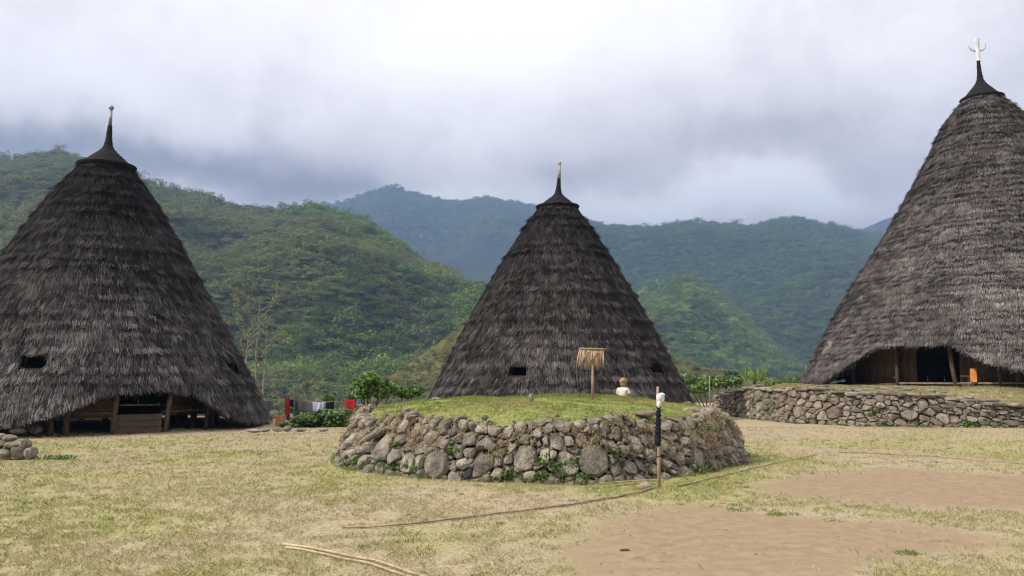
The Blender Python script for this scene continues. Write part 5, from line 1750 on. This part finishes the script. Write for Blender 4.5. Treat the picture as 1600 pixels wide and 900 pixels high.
# bare trees behind the left house
def bare_tree(px, py_top, py_base, Yd, seed, label, spread=1.0, leaves=200):
    rg = random.Random(seed)
    b = at(px, py_base, Yd); t_ = at(px, py_top, Yd)
    Ht = t_[2] - b[2]
    g0 = float(gz(b[0], b[1]))
    root = empty('bare_tree', (b[0], b[1], g0)); tag(root, label, 'tree', 'bare pale trees behind the left house')
    z0 = b[2] - g0
    mb = MB(); tips = []
    def branch(p, d, L, r, lev):
        pts = [p]; q = p; dd = d
        n = 5
        for i in range(n):
            dd = (dd + Vector((rg.uniform(-.18, .18), rg.uniform(-.18, .18), rg.uniform(-.02, .14)))).normalized()
            q = q + dd * L / n; pts.append(q)
        mb.tube(pts, [r * (1 - .75 * i / n) for i in range(n + 1)], 6 if lev < 2 else 4)
        tips.extend(pts[3:])
        if lev < 3:
            for k in range(rg.randint(2, 4)):
                i = rg.randint(2, 5)
                a = rg.uniform(0, 2 * pi)
                nd = (dd * .5 + Vector((cos(a) * spread, sin(a) * spread, rg.uniform(.1, .8)))).normalized()
                branch(pts[i], nd, L * rg.uniform(.35, .55), r * .5, lev + 1)
    trunk = [Vector((0, 0, -.3)), Vector((.05, 0, z0 * .5)), Vector((0, 0, z0)), Vector((rg.uniform(-.1, .1), 0, z0 + Ht * .35)), Vector((rg.uniform(-.1, .15), 0, z0 + Ht * .7)), Vector((.05, 0, z0 + Ht))]
    mb.tube(trunk, [.07, .065, .05, .04, .028, .010], 7)
    for f in (.35, .5, .6, .7, .8, .9):
        k = f * 3; i = 2 + min(int(k), 2); p = trunk[i].lerp(trunk[i + 1], k - int(k))
        a = rg.choice([0, pi]) + rg.uniform(-.6, .6)
        branch(p, Vector((cos(a) * spread, sin(a) * .4, rg.uniform(.5, 1.1))).normalized(), Ht * (.42 - .25 * f + .08) * rg.uniform(.7, 1.2), .032, 1)
    mb.build('trunk', M['bark'], root, True)
    rs = np.random.default_rng(seed)
    sel = [tips[int(i)] for i in rs.integers(0, len(tips), 22)]
    loc = (b[0], b[1], g0)
    o = leaf_cloud('foliage', [(t.x + b[0], t.y + b[1], t.z + g0, .18, .18, .16) for t in sel], leaves, .07, (.10, .13, .03), (.34, .36, .10), root, seed, loc); tag(o, kind='stuff')
bare_tree(400, 462, 600, 42, 3, 'taller bare pale-barked tree with a few yellowish leaves behind the left house', .9, 420)
bare_tree(411, 505, 612, 40, 6, 'shorter bare pale tree to the right of the taller one, with a twig reaching right', 1.2, 200)
bare_tree(383, 512, 600, 41, 12, 'small leafless tree close against the thatch edge of the left house', .8, 40)
# thin post behind platform on the right, single stake
for (px, y0, y1, Yd, lab) in [(1109, 588, 617, 37, 'thin brown stake standing behind the right end of the platform')]:
    a = at(px, y1, Yd); b = at(px, y0, Yd); zg = float(gz(a[0], a[1]))
    mb = MB(); mb.tube([(0, 0, -.1), (0, 0, (b[2] - zg) * .5), (.01, 0, b[2] - zg)], .026, 7); o = mb.build('stake', M['pole'], None, True, (a[0], a[1], zg)); tag(o, lab, 'stake')

# ------------------------------------------------------------------ hills
def hill(name, ridge, Yr, Yf, zf, amp, freq, seed, mat, ncol=240, nrow=90, backlen=300, prof=1.0, small=0.0, label='', sh=.0, crest=0.0):
    px = np.array([r[0] for r in ridge], float); py = np.array([r[1] for r in ridge], float)
    cols = np.linspace(px[0], px[-1], ncol)
    rows = np.interp(cols, px, py)
    V = np.zeros((nrow + 12, ncol, 3))
    for j, (cx, ry) in enumerate(zip(cols, rows)):
        yr_ = np.interp(cx, [p[0] for p in Yr], [p[1] for p in Yr]); yf_ = np.interp(cx, [p[0] for p in Yf], [p[1] for p in Yf])
        R = at(cx, ry, yr_)
        Ft = np.array([(cx - 800) / F * yf_ * 1.0, yf_, zf])
        t = np.linspace(0, 1, nrow)
        V[:nrow, j, 0] = Ft[0] + (R[0] - Ft[0]) * t
        V[:nrow, j, 1] = Ft[1] + (R[1] - Ft[1]) * t
        V[:nrow, j, 2] = Ft[2] + (R[2] - Ft[2]) * (t ** prof)
        tb = np.linspace(0, 1, 13)[1:]
        V[nrow:, j, 0] = R[0] * (1 + tb * backlen / yr_)
        V[nrow:, j, 1] = R[1] * (1 + tb * backlen / yr_)
        V[nrow:, j, 2] = R[2] - (R[2] - zf) * tb ** 1.4
    tt = np.concatenate([np.linspace(0, 1, nrow), np.ones(12)])[:, None]
    envel = 4 * tt * (1 - tt)
    X_, Y_ = V[..., 0], V[..., 1]
    u_ = X_ * cos(sh) - Y_ * sin(sh)
    w_ = X_ * sin(sh) + Y_ * cos(sh)
    rn = 1 - np.abs(2 * fbm(u_ * freq, w_ * freq * .45, 0, 4, seed) - 1) * 2
    V[..., 2] += amp * envel * (rn - .35)
    # no hump of the face may rise above the crest line as seen from the village
    Rr = V[nrow - 1]
    rat = (Rr[:, 2] - CAMH) / np.hypot(Rr[:, 0], Rr[:, 1])
    lim = CAMH + rat[None, :] * np.hypot(X_, Y_) - 3.0 - 14 * envel * (tt < 1)
    V[..., 2] = np.where(tt < 1, np.minimum(V[..., 2], np.maximum(lim, zf)), V[..., 2])
    V[..., 2] -= crest * np.sqrt(tt)
    V[..., 2] += small * (fbm(X_ * freq * 9, Y_ * freq * 9, 0, 4, seed + 5) - .5)
    idx = np.arange(V.shape[0] * ncol).reshape(V.shape[0], ncol)
    Fq = np.stack([idx[:-1, :-1], idx[:-1, 1:], idx[1:, 1:], idx[1:, :-1]], -1).reshape(-1, 4)
    o = mkobj(name, mkmesh(name, V.reshape(-1, 3), Fq, mat, True))
    tag(o, label, kind='structure')
    return V, rn

def hill_mat(name, c1, c2, scale, bs=.5, bd=2.0):
    m, h, out = newmat(name)
    co = h.n('ShaderNodeNewGeometry').outputs['Position']
    a = noise(h, co, scale, 6, .65); b = noise(h, co, scale * 5, 5, .7)
    c = h.mix(h.fmap(h.math('ADD', h.math('MULTIPLY', a, .5), h.math('MULTIPLY', b, .5)), .35, .65), c1, c2)
    principled(h, out, c, .95, b, bs, bd, .05)
    return m
M['hillA'] = hill_mat('forest_floor', (.025, .038, .012), (.075, .085, .03), .03)
M['hillC'] = hill_mat('scrub_slope', (.06, .065, .022), (.16, .15, .055), .08)
M['hillF'] = hill_mat('distant_slope', (.020, .032, .018), (.05, .065, .032), .012, .8, 8)

# tree crowns for the forests, instanced
TREES = bpy.data.collections.new('forest_tree_shapes')
def forest_mat(name, lo, mid, hi, brown, nscale):
    m, h, out = newmat(name)
    co = h.n('ShaderNodeNewGeometry').outputs['Position']
    rnd = h.n('ShaderNodeAttribute', attribute_name='crown_random', attribute_type='INSTANCER').outputs['Fac']
    br = h.n('ShaderNodeAttribute', attribute_name='brownness', attribute_type='INSTANCER').outputs['Fac']
    c = h.mix(h.fmap(rnd, 0, .55, interp='LINEAR'), lo, mid)
    c = h.mix(h.fmap(rnd, .55, 1, interp='LINEAR'), c, hi)
    c = h.mix(br, c, brown)
    g = h.fmap(noise(h, co, nscale, 4, .6), .3, .7, .72, 1.3, 'LINEAR')
    c = h.n('ShaderNodeVectorMath', {0: c, 3: g}, operation='SCALE').outputs[0]
    p = h.n('ShaderNodeBsdfPrincipled', {'Base Color': c, 'Roughness': .8}); p.inputs['Specular IOR Level'].default_value = .15
    tr = h.n('ShaderNodeBsdfTranslucent', {'Color': c})
    mx = h.n('ShaderNodeMixShader', {0: .2, 1: p.outputs[0], 2: tr.outputs[0]})
    h.link(mx.outputs[0], out.inputs[0])
    return m
FM = forest_mat('forest_foliage', (.045, .088, .020), (.115, .185, .038), (.27, .35, .082), (.195, .195, .082), .2)
def crown(i, seed, lobes, nf, fs, flat, shape):
    rng = np.random.default_rng(seed)
    C = []
    for k in range(lobes):
        a = rng.uniform(0, 2 * pi); r = rng.uniform(0, .38)
        C.append((r * cos(a), r * sin(a), .55 + rng.uniform(-.15, .3) * shape, rng.uniform(.18, .3), rng.uniform(.18, .3), rng.uniform(.12, .22) * flat))
    C = np.array(C)
    k = rng.integers(0, len(C), nf)
    d = rng.normal(0, 1, (nf, 3)); d[:, 2] = np.abs(d[:, 2]) * 1.0 - .35; d /= np.linalg.norm(d, axis=1)[:, None]
    P = C[k, :3] + d * C[k, 3:6]
    nrm = d + rng.normal(0, .35, (nf, 3)); nrm /= np.linalg.norm(nrm, axis=1)[:, None]
    a = np.cross(nrm, rng.normal(0, 1, (nf, 3))); a /= np.linalg.norm(a, axis=1)[:, None]; b = np.cross(nrm, a)
    s = fs * rng.uniform(.6, 1.4, nf)[:, None]
    V = np.stack([P - a * s, P - b * s * .7, P + a * s, P + b * s * .7], 1).reshape(-1, 3)
    Fq = np.arange(nf * 4).reshape(-1, 4)
    # trunk
    tv = []
    for z, r in ((-.25, .03), (.6, .018)):
        for q in range(4): tv.append((r * cos(q * pi / 2), r * sin(q * pi / 2), z))
    b0 = len(V); V = np.concatenate([V, np.array(tv)])
    Fq = np.concatenate([Fq, np.array([[b0 + q, b0 + (q + 1) % 4, b0 + 4 + (q + 1) % 4, b0 + 4 + q] for q in range(4)])])
    o = bpy.data.objects.new('crown_shape', mkmesh('crown_shape', V, Fq, FM, False))
    TREES.objects.link(o)
for i in range(6):
    crown(i, 500 + i, 9 + i % 4, 420, .036, [1.0, .55, 1.3, .8, .5, 1.1][i], [1, .5, 1.5, 1, .4, 1.2][i])

def make_inst_group():
    ng = bpy.data.node_groups.new('scatter_trees', 'GeometryNodeTree')
    ng.interface.new_socket('Geometry', in_out='INPUT', socket_type='NodeSocketGeometry')
    ng.interface.new_socket('Geometry', in_out='OUTPUT', socket_type='NodeSocketGeometry')
    N_ = ng.nodes; L_ = ng.links
    gi = N_.new('NodeGroupInput'); go = N_.new('NodeGroupOutput')
    m2p = N_.new('GeometryNodeMeshToPoints')
    ci = N_.new('GeometryNodeCollectionInfo'); ci.inputs[0].default_value = TREES; ci.inputs[1].default_value = True; ci.inputs[2].default_value = True
    iop = N_.new('GeometryNodeInstanceOnPoints'); iop.inputs['Pick Instance'].default_value = True
    def na(name, t):
        a = N_.new('GeometryNodeInputNamedAttribute'); a.data_type = t; a.inputs[0].default_value = name; return a.outputs[0]
    L_.new(gi.outputs[0], m2p.inputs[0]); L_.new(m2p.outputs[0], iop.inputs['Points']); L_.new(ci.outputs[0], iop.inputs['Instance'])
    L_.new(na('pick', 'INT'), iop.inputs['Instance Index']); L_.new(na('siz', 'FLOAT_VECTOR'), iop.inputs['Scale'])
    rot = na('rot', 'FLOAT_VECTOR'); L_.new(rot, iop.inputs['Rotation'])
    L_.new(iop.outputs[0], go.inputs[0])
    return ng
NGRP = make_inst_group()
def forest(name, V, rn, n, size, seed, label, brown_amt=.5, tmin=.0, hue=0.0, brbase=0.0):
    rng = np.random.default_rng(seed)
    nr_, nc_ = V.shape[:2]
    fr = rng.uniform(tmin, 1, n) * (nr_ - 12 - 1); fc = rng.uniform(0, nc_ - 1.001, n)
    # a few just over the ridge
    i = fr.astype(int); j = fc.astype(int); a = (fr - i)[:, None]; b = (fc - j)[:, None]
    P = (V[i, j] * (1 - a) * (1 - b) + V[i + 1, j] * a * (1 - b) + V[i, j + 1] * (1 - a) * b + V[i + 1, j + 1] * a * b)
    rnv = rn[i, j]
    big = fbm(P[:, 0] / 55, P[:, 1] / 55, 0, 3, seed + 4)
    br = np.clip(sstep(.55, .72, .62 * big + .30 * rnv + .17 + .05 * brown_amt + rng.normal(0, .05, n)) * brown_amt + brbase, 0, 1)
    s = size * np.exp(rng.normal(0, .33, n)) * (1 - .38 * br) * (.72 + .28 * fr / nr_)
    sz = np.stack([s * rng.uniform(.9, 1.35, n), s * rng.uniform(.9, 1.35, n), s * rng.uniform(.75, 1.15, n)], -1)
    P[:, 2] -= s * .22
    me = bpy.data.meshes.new(name)
    me.vertices.add(n); me.vertices.foreach_set('co', P.astype(np.float32).ravel())
    at_ = me.attributes.new('pick', 'INT', 'POINT'); at_.data.foreach_set('value', rng.integers(0, 6, n).astype(np.int32))
    at_ = me.attributes.new('siz', 'FLOAT_VECTOR', 'POINT'); at_.data.foreach_set('vector', sz.astype(np.float32).ravel())
    ro = np.stack([rng.normal(0, .08, n), rng.normal(0, .08, n), rng.uniform(0, 2 * pi, n)], -1)
    at_ = me.attributes.new('rot', 'FLOAT_VECTOR', 'POINT'); at_.data.foreach_set('vector', ro.astype(np.float32).ravel())
    cr = np.clip(.5 * rng.uniform(0, 1, n) + .75 * (fbm(P[:, 0] / 22, P[:, 1] / 22, 0, 3, seed + 8) - .15) - .1 + hue, 0, 1)
    at_ = me.attributes.new('crown_random', 'FLOAT', 'POINT'); at_.data.foreach_set('value', cr.astype(np.float32))
    at_ = me.attributes.new('brownness', 'FLOAT', 'POINT'); at_.data.foreach_set('value', br.astype(np.float32))
    me.update()
    o = mkobj(name, me)
    md = o.modifiers.new('scatter', 'NODES'); md.node_group = NGRP
    tag(o, label, 'forest', kind='stuff')
    return o

A_r = [(-420, 300), (-200, 262), (-60, 250), (0, 246), (50, 236), (95, 229), (130, 242), (180, 262), (240, 283), (300, 294), (360, 314), (430, 323), (470, 318), (500, 314), (545, 332), (600, 357), (650, 392), (700, 417), (750, 440), (800, 470), (850, 505), (900, 545), (960, 590)]
VA, rA = hill('hill', A_r, [(-420, 820), (300, 760), (500, 680), (750, 520), (960, 430)], [(-420, 230), (960, 230)], -55, 46, 1 / 140., 3, M['hillA'], 260, 110, 300, .9, 3, 'steep wooded hillside rising behind the left house', .6, 5.0)
C_r = [(520, 640), (560, 610), (590, 592), (620, 574), (650, 553), (700, 517), (750, 478), (790, 462), (850, 490), (950, 525), (1060, 556), (1120, 570), (1180, 580), (1260, 590), (1400, 610)]
VC, rC = hill('hill', C_r, [(520, 235), (1000, 270), (1400, 260)], [(520, 130), (1400, 140)], -48, 8, 1 / 60., 7, M['hillC'], 200, 60, 120, 1.0, 1.0, 'olive scrub spur sloping down left of the middle house', .3, 1.5)
D_r = [(840, 590), (900, 540), (950, 500), (1000, 464), (1035, 438), (1070, 426), (1100, 440), (1130, 463), (1160, 491), (1200, 527), (1240, 558), (1290, 590), (1350, 620)]
VD, rD = hill('hill', D_r, [(840, 950), (1350, 950)], [(840, 520), (1350, 520)], -50, 26, 1 / 150., 9, M['hillA'], 140, 70, 300, .9, 3, 'green wooded knoll right of the middle house', .5, 5.0)
E_r = [(820, 360), (900, 348), (930, 346), (960, 351), (1010, 354), (1045, 350), (1080, 344), (1130, 349), (1180, 351), (1215, 341), (1245, 338), (1290, 350), (1335, 358), (1400, 372), (1500, 392), (1700, 420), (1900, 440)]
VE, rE = hill('mountain', E_r, [(820, 2000), (1900, 1900)], [(820, 900), (1900, 800)], -50, 70, 1 / 420., 13, M['hillF'], 220, 90, 600, .85, 10, 'blue-green forested ridge behind the wooded knoll', .9, 6.0)
B_r = [(300, 350), (400, 338), (470, 322), (540, 312), (580, 298), (612, 288), (640, 299), (690, 311), (720, 313), (762, 306), (800, 312), (850, 323), (900, 338), (960, 356), (1100, 380)]
VB, rB = hill('mountain', B_r, [(300, 3000), (1100, 2900)], [(300, 1500), (1100, 1500)], -50, 80, 1 / 600., 17, M['hillF'], 220, 60, 800, .9, 14, 'dark blue mountain ridge fading into cloud above the near hillside', .4, 7.0)
F_r = [(1300, 372), (1345, 360), (1370, 348), (1400, 337), (1460, 318), (1540, 300), (1700, 290), (1900, 300)]
VF, rF = hill('mountain', F_r, [(1300, 3300), (1900, 3300)], [(1300, 2300), (1900, 2300)], -50, 60, 1 / 600., 19, M['hillF'], 120, 50, 800, .9, 14, 'pale blue mountain shoulder beside the roof of the large house', .2)
forest('forest', VA, rA, 36000, 7.4, 61, 'mixed green and brownish woodland covering the near hillside', .7, .02, .05)
forest('forest', VC, rC, 9000, 3.1, 62, 'olive shrubs covering the spur left of the middle house', .8, .0, .05, .45)
forest('forest', VD, rD, 11000, 8.5, 63, 'green woodland on the knoll right of the middle house', .05, .02, .12)
forest('forest', VE, rE, 26000, 11, 64, 'forest on the blue-green ridge', .1, .02, -.15)
forest('forest', VB, rB, 12000, 13, 65, 'forest on the dark blue mountain', .2, .5)

# ------------------------------------------------------------------ haze
ztop_h = max(float(v[..., 2].max()) for v in (VA, VB, VC, VD, VE, VF)) + 26
ext = 6200.0
zbot_h = min(float(v[..., 2].min()) for v in (VA, VB, VC, VD, VE, VF)) - 1.0
mb = MB()
mb.box((0, 0, (ztop_h + zbot_h) / 2), (2 * ext, 2 * ext, ztop_h - zbot_h))
hz = mb.build('haze', None)
m = bpy.data.materials.new('air'); m.use_nodes = True
for nd in list(m.node_tree.nodes): m.node_tree.nodes.remove(nd)
h = NT(m.node_tree); out = h.n('ShaderNodeOutputMaterial')
pv = h.n('ShaderNodeVolumePrincipled', {'Color': (.22, .325, .54, 1), 'Density': .00039, 'Anisotropy': .1})
h.link(pv.outputs[0], out.inputs['Volume'])
hz.data.materials.append(m)
tag(hz, 'thin blue mountain haze', kind='stuff')
